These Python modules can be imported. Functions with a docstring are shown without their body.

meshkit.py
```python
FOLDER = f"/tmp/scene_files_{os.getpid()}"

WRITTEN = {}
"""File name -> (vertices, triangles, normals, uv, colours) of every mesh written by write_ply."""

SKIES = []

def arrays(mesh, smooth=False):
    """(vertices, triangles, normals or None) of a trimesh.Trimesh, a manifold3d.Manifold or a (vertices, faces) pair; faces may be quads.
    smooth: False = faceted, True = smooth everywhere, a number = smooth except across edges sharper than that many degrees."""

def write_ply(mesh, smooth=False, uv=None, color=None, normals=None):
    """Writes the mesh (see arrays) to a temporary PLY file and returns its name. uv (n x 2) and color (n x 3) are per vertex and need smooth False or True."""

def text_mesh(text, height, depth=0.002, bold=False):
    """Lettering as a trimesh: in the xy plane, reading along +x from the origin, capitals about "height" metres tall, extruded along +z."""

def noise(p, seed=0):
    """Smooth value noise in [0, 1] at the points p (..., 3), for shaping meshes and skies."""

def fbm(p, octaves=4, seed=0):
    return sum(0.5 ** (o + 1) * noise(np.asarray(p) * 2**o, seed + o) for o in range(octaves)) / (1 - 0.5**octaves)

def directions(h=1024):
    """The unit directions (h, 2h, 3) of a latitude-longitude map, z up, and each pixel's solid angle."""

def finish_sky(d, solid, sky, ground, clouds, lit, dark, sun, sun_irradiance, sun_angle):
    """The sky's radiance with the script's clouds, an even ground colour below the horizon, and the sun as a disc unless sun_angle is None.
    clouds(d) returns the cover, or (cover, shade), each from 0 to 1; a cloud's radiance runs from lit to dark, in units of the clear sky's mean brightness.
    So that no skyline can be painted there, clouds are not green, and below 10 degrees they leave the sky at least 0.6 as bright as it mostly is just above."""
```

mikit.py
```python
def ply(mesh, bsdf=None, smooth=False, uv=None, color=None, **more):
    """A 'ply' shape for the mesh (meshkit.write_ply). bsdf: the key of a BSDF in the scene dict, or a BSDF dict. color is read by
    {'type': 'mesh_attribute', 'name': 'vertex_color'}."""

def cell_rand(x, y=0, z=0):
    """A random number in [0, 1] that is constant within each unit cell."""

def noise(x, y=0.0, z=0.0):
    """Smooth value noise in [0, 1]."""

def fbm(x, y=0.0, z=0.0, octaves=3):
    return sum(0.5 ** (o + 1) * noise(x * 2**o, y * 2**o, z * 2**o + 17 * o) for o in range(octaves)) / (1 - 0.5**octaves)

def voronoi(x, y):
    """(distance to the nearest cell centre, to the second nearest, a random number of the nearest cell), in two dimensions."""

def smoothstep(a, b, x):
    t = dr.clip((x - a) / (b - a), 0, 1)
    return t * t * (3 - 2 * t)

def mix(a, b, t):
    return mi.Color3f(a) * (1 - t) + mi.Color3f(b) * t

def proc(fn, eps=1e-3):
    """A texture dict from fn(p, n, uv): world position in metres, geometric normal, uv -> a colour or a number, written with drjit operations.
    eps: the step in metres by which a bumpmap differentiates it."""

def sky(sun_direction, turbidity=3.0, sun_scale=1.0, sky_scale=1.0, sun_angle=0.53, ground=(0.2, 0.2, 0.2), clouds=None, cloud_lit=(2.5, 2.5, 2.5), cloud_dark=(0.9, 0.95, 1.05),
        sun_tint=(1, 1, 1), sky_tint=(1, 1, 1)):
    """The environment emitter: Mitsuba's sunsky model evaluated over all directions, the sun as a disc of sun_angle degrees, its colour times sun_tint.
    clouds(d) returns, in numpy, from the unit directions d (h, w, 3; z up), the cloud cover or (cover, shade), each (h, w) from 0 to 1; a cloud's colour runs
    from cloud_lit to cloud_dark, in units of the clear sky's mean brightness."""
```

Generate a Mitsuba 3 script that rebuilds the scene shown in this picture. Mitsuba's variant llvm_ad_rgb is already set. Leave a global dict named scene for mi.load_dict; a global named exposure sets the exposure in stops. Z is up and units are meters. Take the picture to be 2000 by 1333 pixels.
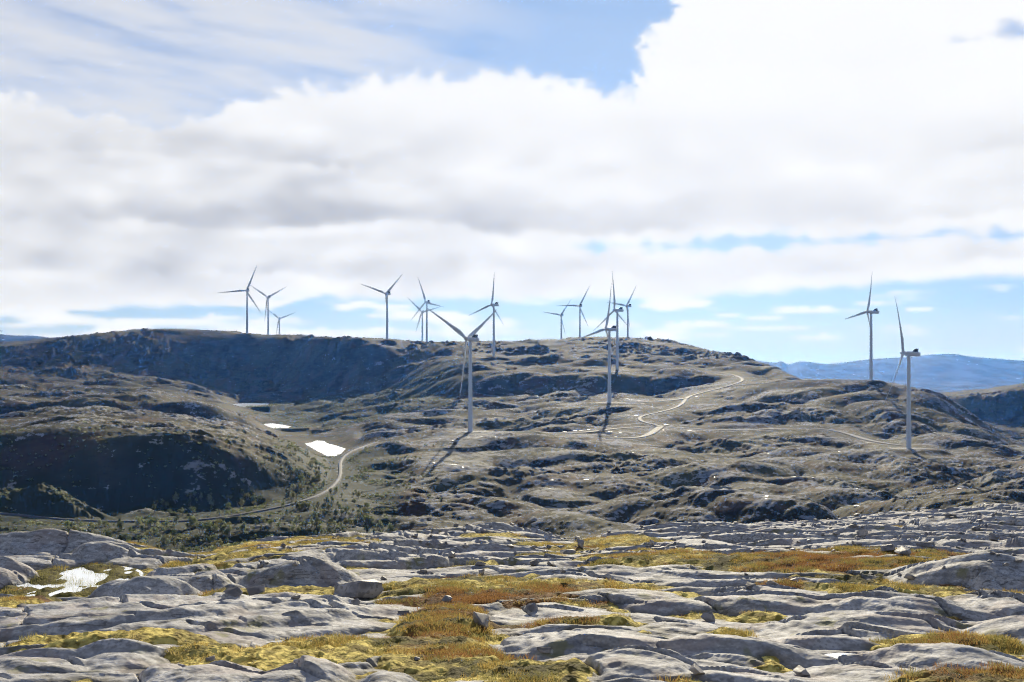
import math
import numpy as np
import trimesh
import drjit as dr
import mitsuba as mi
import mikit
import meshkit
from scipy.interpolate import PchipInterpolator, RegularGridInterpolator
from scipy.spatial import cKDTree, ConvexHull
from scipy.ndimage import gaussian_filter
from mikit import ply, proc, noise, fbm, smoothstep, mix

T = mi.ScalarTransform4f
scene, labels = {}, {}

# ------------------------------------------------------------------ camera, sky, exposure
# The eye is the origin, looking along +y on a level line; heights below are relative to the eye.
F, CX, HY = 2050.3, 1000.0, 716.0        # focal length, centre and horizon in pixels of the 2000 px wide photograph
scene['camera'] = {'type': 'perspective', 'fov': 52.0, 'fov_axis': 'x',
                   'to_world': T().look_at(origin=[0, 0, 0], target=[0, 1, 0], up=[0, 0, 1]),
                   'principal_point_offset_y': -(HY - 666.5) / 1333.0,
                   'near_clip': 0.5, 'far_clip': 60000.0, 'medium': {'type': 'ref', 'id': 'air'}}
exposure = 2.25
SUN_AZ, SUN_EL = 7.0, 27.0
sa, se = math.radians(SUN_AZ), math.radians(SUN_EL)
SUN = (math.sin(sa) * math.cos(se), math.cos(sa) * math.cos(se), math.sin(se))


def sstep(a, b, x):
    t = np.clip((x - a) / (b - a), 0, 1)
    return t * t * (3 - 2 * t)


_rng = np.random.default_rng(11)
_PERM = _rng.permutation(4096)
_ANG = _rng.uniform(0, 2 * np.pi, 4096)
_GX, _GY = np.cos(_ANG), np.sin(_ANG)


def pn(x, y, seed=0):
    """Gradient noise, about -0.7..0.7."""
    x, y = np.asarray(x, float), np.asarray(y, float)
    xi, yi = np.floor(x).astype(np.int64), np.floor(y).astype(np.int64)
    fx, fy = x - xi, y - yi
    u, v = fx * fx * fx * (fx * (fx * 6 - 15) + 10), fy * fy * fy * (fy * (fy * 6 - 15) + 10)

    def g(a, b):
        h = _PERM[(_PERM[(xi + a + seed * 37) & 4095] + yi + b + seed * 101) & 4095]
        return _GX[h] * (fx - a) + _GY[h] * (fy - b)
    return (g(0, 0) * (1 - u) + g(1, 0) * u) * (1 - v) + (g(0, 1) * (1 - u) + g(1, 1) * u) * v


def pf(x, y, octaves=4, seed=0, gain=0.5):
    s, a, n = 0, 1.0, 0
    for o in range(octaves):
        c, q = math.cos(o * 1.1), math.sin(o * 1.1)
        s = s + a * pn((c * x - q * y) * 2 ** o, (q * x + c * y) * 2 ** o, seed + o)
        n += a
        a *= gain
    return s / n * 1.6


def clouds(d):
    """Cumulus bank with a streaky veil over it and thin cloud rows near the horizon; out of view the cover is thinned to set the shadow fill."""
    el = np.degrees(np.arcsin(np.clip(d[..., 2], -1, 1)))
    az = np.degrees(np.arctan2(d[..., 0], d[..., 1]))
    x, y = az / 6.0, el / 3.0
    wx = 0.35 * pf(x * 1.3, y * 1.3, 4, 3)
    big = pf(x * 0.9 + wx, y * 1.1, 5, 5)
    det = pf(x * 5 + wx, y * 7, 4, 9)
    azw = az + 2.6 * pf(az / 2.6, el / 2.2, 6, 25, 0.62) * sstep(9, 13, el)
    k = np.interp(azw, [-70, -40, -26, -22.5, -20.5, -17, -12.5, -11, -6, -3, 2.5, 4.6, 6.4, 7.2, 8.5, 12, 26, 40, 70],
                  [16, 14.5, 13.2, 12.6, 12.4, 12.6, 14.2, 14.6, 15.4, 15.6, 15.3, 14.6, 14.6, 16.5, 19.5, 24, 27, 26, 22])
    top = k + 0.5 * pf(az / 2.2, el / 3, 4, 21) + 0.25 * det
    low = np.interp(az, [-60, -27, -20, -14, -11.5, -9, 0, 8, 14, 22, 27, 60], [2.2, 2.4, 3.0, 3.35, 3.9, 3.7, 3.6, 3.7, 3.9, 4.4, 4.3, 4.5]) + 0.28 * pf(az / 1.6, el, 4, 31)
    top = top + 0.35 * pf(az / 0.9, el / 0.9, 4, 27, 0.65) + 0.9 * (0.25 - np.abs(pn(az / 1.9, el / 1.9, 28))) + 0.5 * (0.25 - np.abs(pn(az / 0.8, el / 0.8, 29)))
    grad = np.gradient(top, axis=1) * (top.shape[1] / 360.0)
    bank = sstep(-0.22, 0.4, (top - el) / np.sqrt(1 + np.minimum(grad ** 2, 9))) * sstep(-0.22, 0.3, el - low)
    # slits of blue inside the bank
    def slit(a0, a1, e0, e1, s):
        mid = 0.5 * (e0 + e1) + 0.35 * pf(az / 3, 0 * az, 3, s)
        half = 0.5 * (e1 - e0) * np.clip(1 - ((az - 0.5 * (a0 + a1)) / (0.5 * (a1 - a0))) ** 2, 0, 1) ** 0.5
        return half * np.clip(0.85 + 1.0 * pf(az / 2.6, 0 * az + s, 3, s + 60), 0.15, 1.2), el - mid
    hole = 0
    for a0, a1, e0, e1, s in ((2.8, 21, 5.85, 7.2, 2), (19.5, 30, 6.1, 7.0, 4), (-14.6, -12.6, 6.5, 6.9, 6), (22.5, 31, 15.3, 16.6, 8), (34, 60, 8, 10, 12), (-62, -36, 7, 8.4, 14)):
        half, off = slit(a0, a1, e0, e1, s)
        hole = np.maximum(hole, sstep(0.0, 0.55, half - np.abs(off) + 0.75 * pf(az / 1.8, el / 0.9, 5, 40 + s) * (0.3 + half)))
    bank = bank * (1 - 0.92 * hole * (el < 18))
    # veil of high streaks above the bank on the left and beyond, thinned out of view to cut the fill
    sx, sy = az * 0.34 - el * 0.55, az * 0.14 + el * 0.95
    veil = sstep(-0.6, 0.38, 0.75 * pf(sx / 5, sy / 1.5, 5, 51) + 0.4 * pf(sx / 1.8, sy * 1.3, 4, 57))
    veil = np.clip(veil, 0, 1) * np.interp(az, [-180, -100, -60, -20, -10, -3.5, 2, 7, 14, 60, 100, 180], [0.04, 0.1, 0.6, 0.85, 0.8, 0.42, 0.08, 0.05, 0.3, 0.4, 0.1, 0.04]) * (1 - 0.85 * sstep(24, 60, el))
    veil = veil + (1 - veil) * 0.2 * np.interp(az, [-60, -8, -2], [1, 1, 0]) * sstep(80, 50, np.abs(az)) * sstep(60, 24, el)
    # rows of thin cloud near the horizon
    px, py = az / 2.6, el / 0.52
    rows = pf(px * 0.45, py * 0.62, 4, 61) + np.interp(az, [-60, -24, -8, -2, 6, 12, 20, 30, 60], [0.14, 0.15, 0.08, 0.0, -0.03, -0.13, -0.2, -0.2, 0.1])
    rows = sstep(0.02, 0.3, rows) * sstep(0.35, 0.8, el) * sstep(5.2, 3.4, el)
    for a0, e0, w, h in ((15.6, 2.95, 2.0, 0.26), (9.9, 2.2, 1.9, 0.34), (10.6, 1.62, 1.3, 0.15), (14.0, 1.95, 2.5, 0.2), (16.2, 1.52, 1.4, 0.18), (13.4, 2.55, 1.0, 0.14), (11.6, 2.7, 0.7, 0.1),
                         (18.9, 3.3, 1.2, 0.14), (21.2, 2.9, 0.7, 0.15), (5.4, 2.15, 1.8, 0.18), (-3, 1.8, 5, 0.26), (-12, 1.75, 6, 0.3), (-20, 2.2, 5, 0.3), (-6.5, 2.65, 2.4, 0.13), (-15.5, 2.6, 1.8, 0.15), (-23, 1.4, 5, .22)):
        e = el - e0
        r = ((az - a0 + 0.25 * pf(az, el * 3, 3, 71)) / w) ** 2 + (e / np.where(e > 0, h * (0.8 + 0.9 * pf(az * 1.6, 0 * az, 3, 73)), h * 0.5)) ** 2
        rows = np.maximum(rows, 0.92 * sstep(1.25, 0.45, r))
    thin = sstep(3.6, 0.2, el) * 0.62
    away = sstep(24, 60, el)                                           # overhead and behind: unseen broken cumulus, its cover set for the shadow fill
    fill_clouds = sstep(0.0, 0.25, pf(d[..., 0] / (d[..., 2] + 0.25) * 1.3, d[..., 1] / (d[..., 2] + 0.25) * 1.3, 5, 81))
    side = sstep(60, 110, np.abs(az))
    bank = bank * (1 - np.maximum(side, away)) + 0.36 * fill_clouds * np.maximum(side * sstep(2, 6, el), away)
    cover = 1 - (1 - bank) * (1 - veil * sstep(9, 13, el) * (1 - bank)) * (1 - rows) * (1 - thin)
    base = 0.42 + 0.85 * pf(az / 7.5, el / 2.4, 4, 91) + 0.42 * pf(az / 2.8 + wx, el / 1.1, 5, 97, 0.6)
    tops = [e + 1.0 * pf(az / 11.0, 0 * az + 3.7 * i, 3, 111) + 0.35 * pf(az / 3.0, el / 3.0 + 2.1 * i, 3, 112) + 0.7 * (0.2 - np.abs(pn(az / 2.3 + 7.7 * i, el / 3.5, 113))) for i, e in enumerate((3.0, 5.0, 7.3, 10.6, 15.5, 22.0, 30.0))]
    tier = np.zeros_like(el)
    for lo_, hi_ in zip(tops[:-1], tops[1:]):
        tier = np.where((el >= lo_) & (el < hi_), np.clip((hi_ - el) / np.maximum(hi_ - lo_, 0.3), 0, 1), tier)
    base = 0.75 * base + 0.75 * (tier - 0.45) * np.clip(0.45 + 1.5 * pf(az / 7, el / 5, 3, 117), 0, 1.2) + 0.08
    shade = np.clip(base, 0, 1) * np.interp(el, [3.2, 5, 8, 10.5, 13.5, 18], [0.25, 0.8, 0.95, 0.85, 0.2, 0.05]) * np.interp(az, [-180, -60, -24, -12, -4, 4, 14, 30, 180], [0.5, 0.6, 1.0, 0.95, 0.7, 0.5, 0.4, 0.36, 0.5])
    shade = np.clip(shade * 1.25, 0, 1)
    shade = np.maximum(shade * bank, 0.42 * (veil * (1 - bank)) * sstep(9, 13, el))
    shade = np.maximum(shade, 0.55 * thin / 0.62 * (1 - np.clip(bank + rows, 0, 1)))
    return cover, gaussian_filter(shade, 0.8)


scene['sky'] = mikit.sky(SUN, turbidity=2.2, sun_scale=1.2, sky_scale=0.6, ground=(0.09, 0.09, 0.09), clouds=clouds, cloud_lit=(4.8, 4.83, 4.9), cloud_dark=(2.15, 2.26, 2.55), sky_tint=(0.76, 0.91, 1.26), sun_tint=(0.87, 1.0, 1.18))
scene['air'] = {'type': 'homogeneous', 'albedo': {'type': 'rgb', 'value': [0.91, 0.955, 0.985]},
                'sigma_t': {'type': 'rgb', 'value': [0.27e-5, 1.22e-5, 4.2e-5]}, 'phase': {'type': 'hg', 'g': 0.5}}


# ------------------------------------------------------------------ materials
def rgb(r, g, b):
    return {'type': 'rgb', 'value': [r, g, b]}


def C(*a):
    return mi.Color3f(*a)


def hill_col(p, n, uv):
    a = fbm(p.x / 9.0, p.y / 5.0, p.z / 5.0, octaves=4)
    b = fbm(p.x / 2.3 + 7.0, p.y / 2.0, p.z / 1.5, octaves=3)
    c = fbm(p.x / 40.0, p.y / 30.0, 3.0, octaves=3)
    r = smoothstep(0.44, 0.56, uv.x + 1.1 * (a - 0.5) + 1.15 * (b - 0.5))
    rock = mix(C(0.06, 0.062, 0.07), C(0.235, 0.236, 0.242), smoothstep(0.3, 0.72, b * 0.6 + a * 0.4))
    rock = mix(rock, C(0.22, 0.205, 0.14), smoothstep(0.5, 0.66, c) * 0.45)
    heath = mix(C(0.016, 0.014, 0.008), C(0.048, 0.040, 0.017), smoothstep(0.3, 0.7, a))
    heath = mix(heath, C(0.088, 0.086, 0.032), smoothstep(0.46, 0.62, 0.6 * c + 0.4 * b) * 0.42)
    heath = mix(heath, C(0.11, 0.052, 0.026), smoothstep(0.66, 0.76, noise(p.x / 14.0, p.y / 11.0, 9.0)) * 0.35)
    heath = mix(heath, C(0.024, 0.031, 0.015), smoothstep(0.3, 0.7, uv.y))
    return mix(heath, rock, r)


def hill_rough(p, n, uv):
    s = noise(p.x / 2.1, p.y / 3.4, 11.0)
    w = noise(p.x / 45.0, p.y / 40.0, 5.0)
    wet = smoothstep(0.86, 0.93, s) * smoothstep(0.45, 0.6, w) * smoothstep(0.5, 0.7, uv.x)
    return 0.85 - 0.6 * wet


def rock_col(p, n, uv):
    a = fbm(p.x / 1.7, p.y / 1.1, p.z / 0.6, octaves=4)
    b = fbm(p.x / 0.22 + 5.0, p.y / 0.16, p.z / 0.10, octaves=4)
    s = noise(p.x * 1.1 + 3.0 * a, p.y * 7.0 + p.x * 1.6, p.z * 9.0)
    g = noise(p.x / 0.045, p.y / 0.06, p.z / 0.04)
    lic = smoothstep(0.56, 0.72, noise(p.x / 0.07, p.y / 0.07, p.z / 0.06))
    col = mix(C(0.158, 0.156, 0.156), C(0.47, 0.464, 0.46), smoothstep(0.28, 0.74, 0.36 * a + 0.36 * b + 0.14 * s + 0.14 * g))
    col = mix(col, C(0.055, 0.054, 0.053), lic * smoothstep(0.46, 0.62, a) * 0.4)
    col = mix(col, C(0.28, 0.22, 0.20), smoothstep(0.66, 0.74, noise(p.x / 0.9, p.y / 0.7, 7.0)) * 0.35)
    col = mix(col, C(0.16, 0.155, 0.06), smoothstep(0.62, 0.72, fbm(p.x / 0.5, p.y / 0.5, 3.0, octaves=3)) * smoothstep(0.5, 0.66, 1.0 - a) * 0.7)
    k1 = dr.abs(fbm(p.x / 2.4 + 11.0, (p.y - 0.18 * p.x) / 0.34, p.z / 0.4, octaves=3) - 0.5)
    gate = smoothstep(0.42, 0.62, noise(p.x / 2.3, p.y / 1.2, 21.0))
    col = mix(col, C(0.06, 0.057, 0.052), smoothstep(0.03, 0.005, k1) * gate * 0.6)
    pale = smoothstep(0.60, 0.70, noise(p.x / 0.19 + 31.0, p.y / 0.16, p.z / 0.14)) * smoothstep(0.5, 0.65, b)
    col = mix(col, C(0.55, 0.55, 0.53), pale * 0.45)
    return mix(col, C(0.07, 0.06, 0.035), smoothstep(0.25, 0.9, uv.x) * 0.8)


def rock_bump(p, n, uv):
    a = fbm(p.x / 0.10, p.y / 0.07, p.z / 0.06, octaves=3)
    s = noise(p.x * 1.4, p.y * 9.0 + p.x * 2.0, p.z * 12.0)
    return a * 0.018 + s * 0.012


def soil_col(p, n, uv):
    a = fbm(p.x / 0.9, p.y / 0.7, octaves=3)
    b = fbm(p.x / 0.12, p.y / 0.12, octaves=3)
    olive = mix(C(0.055, 0.050, 0.014), C(0.16, 0.135, 0.030), b)
    moss = mix(C(0.24, 0.18, 0.035), C(0.66, 0.53, 0.15), smoothstep(0.3, 0.7, b))
    rust = mix(C(0.075, 0.034, 0.012), C(0.21, 0.105, 0.03), b)
    col = mix(olive, moss, smoothstep(0.42, 0.58, uv.x + 0.5 * (a - 0.5)))
    col = mix(col, rust, smoothstep(0.4, 0.65, uv.y + 0.5 * (a - 0.5)))
    return mix(col, C(0.022, 0.016, 0.010), smoothstep(0.56, 0.7, noise(p.x / 0.35, p.y / 0.3, 4.0)) * 0.45)


def soil_bump(p, n, uv):
    return fbm(p.x / 0.07, p.y / 0.07, octaves=3) * 0.05


def gravel_col(p, n, uv):
    a = fbm(p.x / 1.2, p.y / 1.2, octaves=3)
    return mix(C(0.052, 0.056, 0.066), C(0.092, 0.097, 0.109), a)


def far_col(p, n, uv):
    a = fbm(p.x / 260.0, p.y / 420.0, p.z / 90.0, octaves=5)
    c = mix(C(0.012, 0.015, 0.012), C(0.055, 0.055, 0.058), smoothstep(0.35, 0.7, a))
    return mix(c, C(0.4, 0.4, 0.42), smoothstep(0.93, 0.95, noise(p.x / 70.0, p.y / 240.0, p.z / 18.0)) * smoothstep(-200.0, -60.0, p.z))


def boulder_col(p, n, uv):
    a = fbm(p.x / 0.5, p.y / 0.5, p.z / 0.35, octaves=4)
    l = smoothstep(0.6, 0.72, noise(p.x / 0.11, p.y / 0.11, p.z / 0.11))
    c = mix(C(0.13, 0.12, 0.115), C(0.30, 0.28, 0.265), smoothstep(0.3, 0.7, a))
    return mix(c, C(0.09, 0.088, 0.08), l * 0.6)


def pr(col, rough=0.7, spec=0.4, **k):
    return {'type': 'principled', 'base_color': col, 'roughness': rough, 'specular': spec, **k}


def two(b):
    return {'type': 'twosided', 'bsdf': b}


def bumped(b, fn, scale, eps):
    return {'type': 'bumpmap', 'arbitrary': proc(fn, eps), 'scale': scale, 'bsdf': b}


BS = {
    'm_hill': two(pr(proc(hill_col), proc(hill_rough), 0.18)),
    'm_rock': two(bumped(pr(proc(rock_col), 0.75, 0.25), rock_bump, 1.0, 0.01)),
    'm_soil': two(bumped(pr(proc(soil_col), 0.9, 0.2), soil_bump, 1.0, 0.01)),
    'm_gravel': two(pr(proc(gravel_col), 0.75, 0.4)),
    'm_far': two(pr(proc(far_col), 0.9, 0.1)),
    'm_boulder': two(pr(proc(boulder_col), 0.6, 0.4)),
    'm_white': two(pr(rgb(0.58, 0.59, 0.60), 0.4, 0.4)),
    'm_dark': two(pr(rgb(0.035, 0.038, 0.042), 0.5, 0.5)),
    'm_concrete': two(pr(rgb(0.36, 0.35, 0.34), 0.85, 0.3)),
    'm_water_glare': two(pr(rgb(0.6, 0.63, 0.66), 0.22, 0.5, metallic=0.3)),  # grey part-metal base lifts the water, sky reflection partly in the colour
    'm_tarn_glare': two(pr(rgb(0.85, 0.9, 0.95), 0.42, 0.5, metallic=0.32)),  # near-white part-metal base, the glare of the sky is put into the colour
    'm_trunk': two(pr(rgb(0.22, 0.20, 0.18), 0.8, 0.3)),
    'm_guard': two(pr(rgb(0.55, 0.56, 0.57), 0.35, 0.5, metallic=0.8)),
}
for k_, c_, t_ in (('leaf_green', (0.17, 0.20, 0.09), 1.2), ('leaf_olive', (0.21, 0.20, 0.09), 1.2), ('leaf_pale', (0.29, 0.31, 0.18), 1.2), ('leaf_dark', (0.10, 0.12, 0.065), 0.9),
                   ('grass_gold', (0.42, 0.31, 0.10), 0.9), ('grass_rust', (0.31, 0.17, 0.07), 0.9), ('grass_olive', (0.25, 0.23, 0.08), 0.9), ('grass_straw', (0.56, 0.46, 0.20), 0.9)):
    BS['m_' + k_] = {'type': 'principledthin', 'base_color': rgb(*c_), 'roughness': 0.6, 'diff_trans': t_}
scene.update(BS)


# ------------------------------------------------------------------ helpers
def numbered(name):
    if name not in used:
        used[name] = 0
        return name
    used[name] += 1
    return f'{name}_{used[name]:03d}'


used = {}


def put(key, mesh, mat, smooth=30, uv=None, to_world=None, **lab):
    scene[key] = ply(mesh, mat, smooth, uv=uv) if not isinstance(mesh, dict) else {**mesh}
    if to_world is not None:
        scene[key]['to_world'] = to_world
    if lab:
        labels[key] = lab
    return key


def thing(name, label, cat, group=None):
    k = numbered(name)
    labels[k] = {'label': label, 'category': cat}
    if group:
        labels[k]['group'] = group
    return k


def grid_faces(nr, nc):
    i = np.arange(nr * nc).reshape(nr, nc)
    a, b, c, d = i[:-1, :-1].ravel(), i[:-1, 1:].ravel(), i[1:, 1:].ravel(), i[1:, :-1].ravel()
    return np.vstack([np.stack([a, b, c], 1), np.stack([a, c, d], 1)])


def compact(v, f, uv=None):
    m = np.zeros(len(v), bool)
    m[f.ravel()] = True
    idx = np.cumsum(m) - 1
    return v[m], idx[f], None if uv is None else uv[m]


def control_surface(cols, kind):
    """cols: {px: [(Y, image row or height), ...]} -> function (u grid, Y grid) -> heights. kind 'y': rows in the photograph, 'z': heights."""
    px = np.array(sorted(cols), float)
    Yk = np.array([[c[0] for c in cols[p]] for p in sorted(cols)], float)
    zk = np.array([[c[1] for c in cols[p]] for p in sorted(cols)], float)
    if kind == 'y':
        zk = (HY - zk) / F * Yk
    uk = (px - CX) / F
    fY, fz = PchipInterpolator(uk, Yk, axis=0, extrapolate=False), PchipInterpolator(uk, zk, axis=0, extrapolate=False)

    def surface(u, Y):
        uc = np.clip(u, uk[0], uk[-1])
        Yc, zc = fY(uc), fz(uc)
        return np.array([PchipInterpolator(a, b, extrapolate=True)(np.clip(Y, a[0], a[-1])) for a, b in zip(Yc, zc)]).T   # (len(Y), len(u))
    return surface


# ------------------------------------------------------------------ mid terrain: valley, hills and the ridge
MID = {
    -300: [(480, 1090), (590, 1000), (660, 985), (735, 855), (900, 815), (1125, 850), (1180, 783), (1350, 770), (1500, 757), (1700, 745), (1870, 722), (1950, 690), (2600, 690), (3600, 700)],
    0: [(480, 1080), (590, 1005), (660, 990), (708, 850), (900, 812), (1125, 850), (1180, 787), (1350, 772), (1500, 757), (1700, 745), (1880, 717), (2000, 672), (2600, 676), (3600, 700)],
    150: [(480, 1082), (590, 1018), (655, 1003), (700, 842), (900, 800), (1125, 850), (1182, 778), (1350, 774), (1500, 764), (1700, 748), (1900, 717), (2050, 658), (2600, 664), (3600, 690)],
    300: [(480, 1085), (590, 1021), (650, 1005), (698, 850), (900, 811), (1125, 853), (1185, 775), (1330, 770), (1450, 766), (1700, 757), (1905, 732), (2095, 644), (2600, 652), (3600, 690)],
    400: [(480, 1080), (600, 1019), (656, 1003), (705, 855), (900, 824), (1125, 864), (1186, 794), (1350, 791), (1480, 784), (1740, 775), (1940, 744), (2120, 645), (2600, 652), (3600, 690)],
    490: [(480, 1070), (620, 1003), (680, 987), (722, 870), (880, 838), (1125, 868), (1185, 818), (1450, 812), (1640, 797), (1760, 788), (1905, 768), (2118, 652), (2600, 660), (3600, 695)],
    540: [(480, 1070), (640, 994), (700, 975), (750, 885), (870, 851), (1080, 873), (1326, 838), (1430, 827), (1620, 803), (1760, 786), (1928, 769), (2080, 656), (2600, 664), (3600, 695)],
    600: [(490, 1068), (660, 978), (720, 960), (770, 905), (860, 880), (970, 892), (1150, 861), (1300, 838), (1500, 812), (1680, 790), (1862, 771), (1998, 658), (2600, 668), (3600, 700)],
    640: [(500, 1065), (690, 960), (740, 945), (800, 925), (880, 905), (962, 894), (1150, 860), (1300, 835), (1480, 808), (1650, 785), (1838, 769), (1972, 660), (2600, 670), (3600, 700)],
    700: [(510, 1060), (680, 975), (740, 945), (820, 915), (920, 877), (1010, 872), (1150, 845), (1300, 820), (1480, 800), (1620, 782), (1808, 767), (1950, 660), (2600, 672), (3600, 700)],
    800: [(540, 1050), (660, 990), (730, 950), (815, 908), (930, 866), (1050, 855), (1200, 828), (1320, 808), (1450, 788), (1580, 768), (1740, 745), (2020, 667), (2600, 676), (3600, 700)],
    918: [(560, 1045), (660, 985), (730, 945), (830, 905), (975, 845), (1060, 842), (1200, 818), (1320, 796), (1430, 769), (1468, 738), (1720, 702), (2100, 669), (2600, 676), (3600, 700)],
    1050: [(560, 1050), (660, 985), (740, 945), (840, 905), (970, 848), (1060, 842), (1180, 815), (1310, 792), (1436, 769), (1468, 735), (1740, 698), (2300, 666), (2700, 672), (3600, 700)],
    1190: [(560, 1050), (670, 985), (750, 945), (850, 908), (960, 865), (1050, 840), (1247, 786), (1340, 778), (1438, 767), (1468, 731), (1565, 719), (2200, 659), (2700, 668), (3600, 700)],
    1300: [(560, 1050), (670, 985), (750, 945), (850, 905), (960, 870), (1060, 838), (1180, 800), (1260, 782), (1438, 767), (1468, 735), (1700, 710), (2150, 668), (2700, 676), (3600, 700)],
    1400: [(560, 1045), (670, 985), (750, 945), (850, 905), (960, 875), (1060, 842), (1180, 805), (1290, 775), (1400, 757), (1480, 738), (1650, 722), (2000, 688), (2600, 698), (3600, 715)],
    1500: [(560, 1042), (670, 985), (750, 945), (850, 908), (960, 878), (1070, 842), (1170, 806), (1270, 773), (1370, 748), (1460, 742), (1580, 728), (1800, 716), (2500, 735), (3600, 750)],
    1600: [(560, 1040), (670, 990), (750, 950), (850, 910), (960, 880), (1080, 838), (1170, 800), (1260, 768), (1350, 740), (1450, 750), (1600, 775), (1900, 785), (2600, 785), (3600, 790)],
    1700: [(560, 1030), (660, 990), (750, 955), (850, 915), (960, 880), (1080, 845), (1170, 805), (1260, 772), (1340, 743), (1450, 756), (1650, 785), (1950, 790), (2700, 782), (3600, 790)],
    1775: [(560, 1022), (650, 990), (750, 955), (860, 910), (975, 873), (1080, 850), (1160, 815), (1250, 780), (1330, 755), (1450, 775), (1990, 800), (2040, 796), (2070, 789), (3600, 792)],
    1850: [(560, 1015), (650, 985), (750, 950), (860, 915), (975, 880), (1080, 858), (1160, 832), (1250, 805), (1320, 780), (1450, 800), (1990, 812), (2035, 794), (2065, 778), (3600, 785)],
    1920: [(560, 1012), (650, 975), (750, 945), (860, 912), (975, 885), (1080, 868), (1160, 850), (1240, 838), (1310, 826), (1450, 834), (1985, 826), (2030, 797), (2070, 771), (3600, 780)],
    2000: [(560, 1010), (650, 970), (750, 940), (860, 910), (975, 893), (1080, 884), (1160, 880), (1240, 876), (1310, 872), (1450, 862), (1985, 832), (2030, 800), (2085, 757), (3600, 775)],
    2300: [(560, 1000), (650, 960), (750, 930), (860, 905), (975, 892), (1080, 885), (1160, 882), (1240, 880), (1310, 878), (1450, 866), (1985, 830), (2030, 800), (2095, 750), (3600, 770)],
}
U_MID = np.arange(-0.60, 0.6001, 0.0012)
Y_MID = np.concatenate([np.geomspace(118, 440, 36)[:-1], np.geomspace(440, 2350, 520)[:-1], np.geomspace(2350, 3600, 50)])
head = np.array([[(118, -32.0), (300, -74.0)]])
MIDZ = {p: [(118, -28.5), (200, -49.5), (320, -74.0)] + [(Y, (HY - y) / F * Y) for Y, y in c] for p, c in MID.items()}
UU, YY = np.meshgrid(U_MID, Y_MID)
XX = UU * YY
base_mid = control_surface(MIDZ, 'z')(U_MID, Y_MID)
sig_r = 1.2
base_mid = gaussian_filter(base_mid, (1.5, 10))


def bump_mid(px, Y, h, rx, ry):
    x0 = (px - CX) / F * Y
    q = ((XX - x0) / rx) ** 2 + ((YY - Y) / ry) ** 2
    return h * np.exp(-q ** 1.5)


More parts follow.
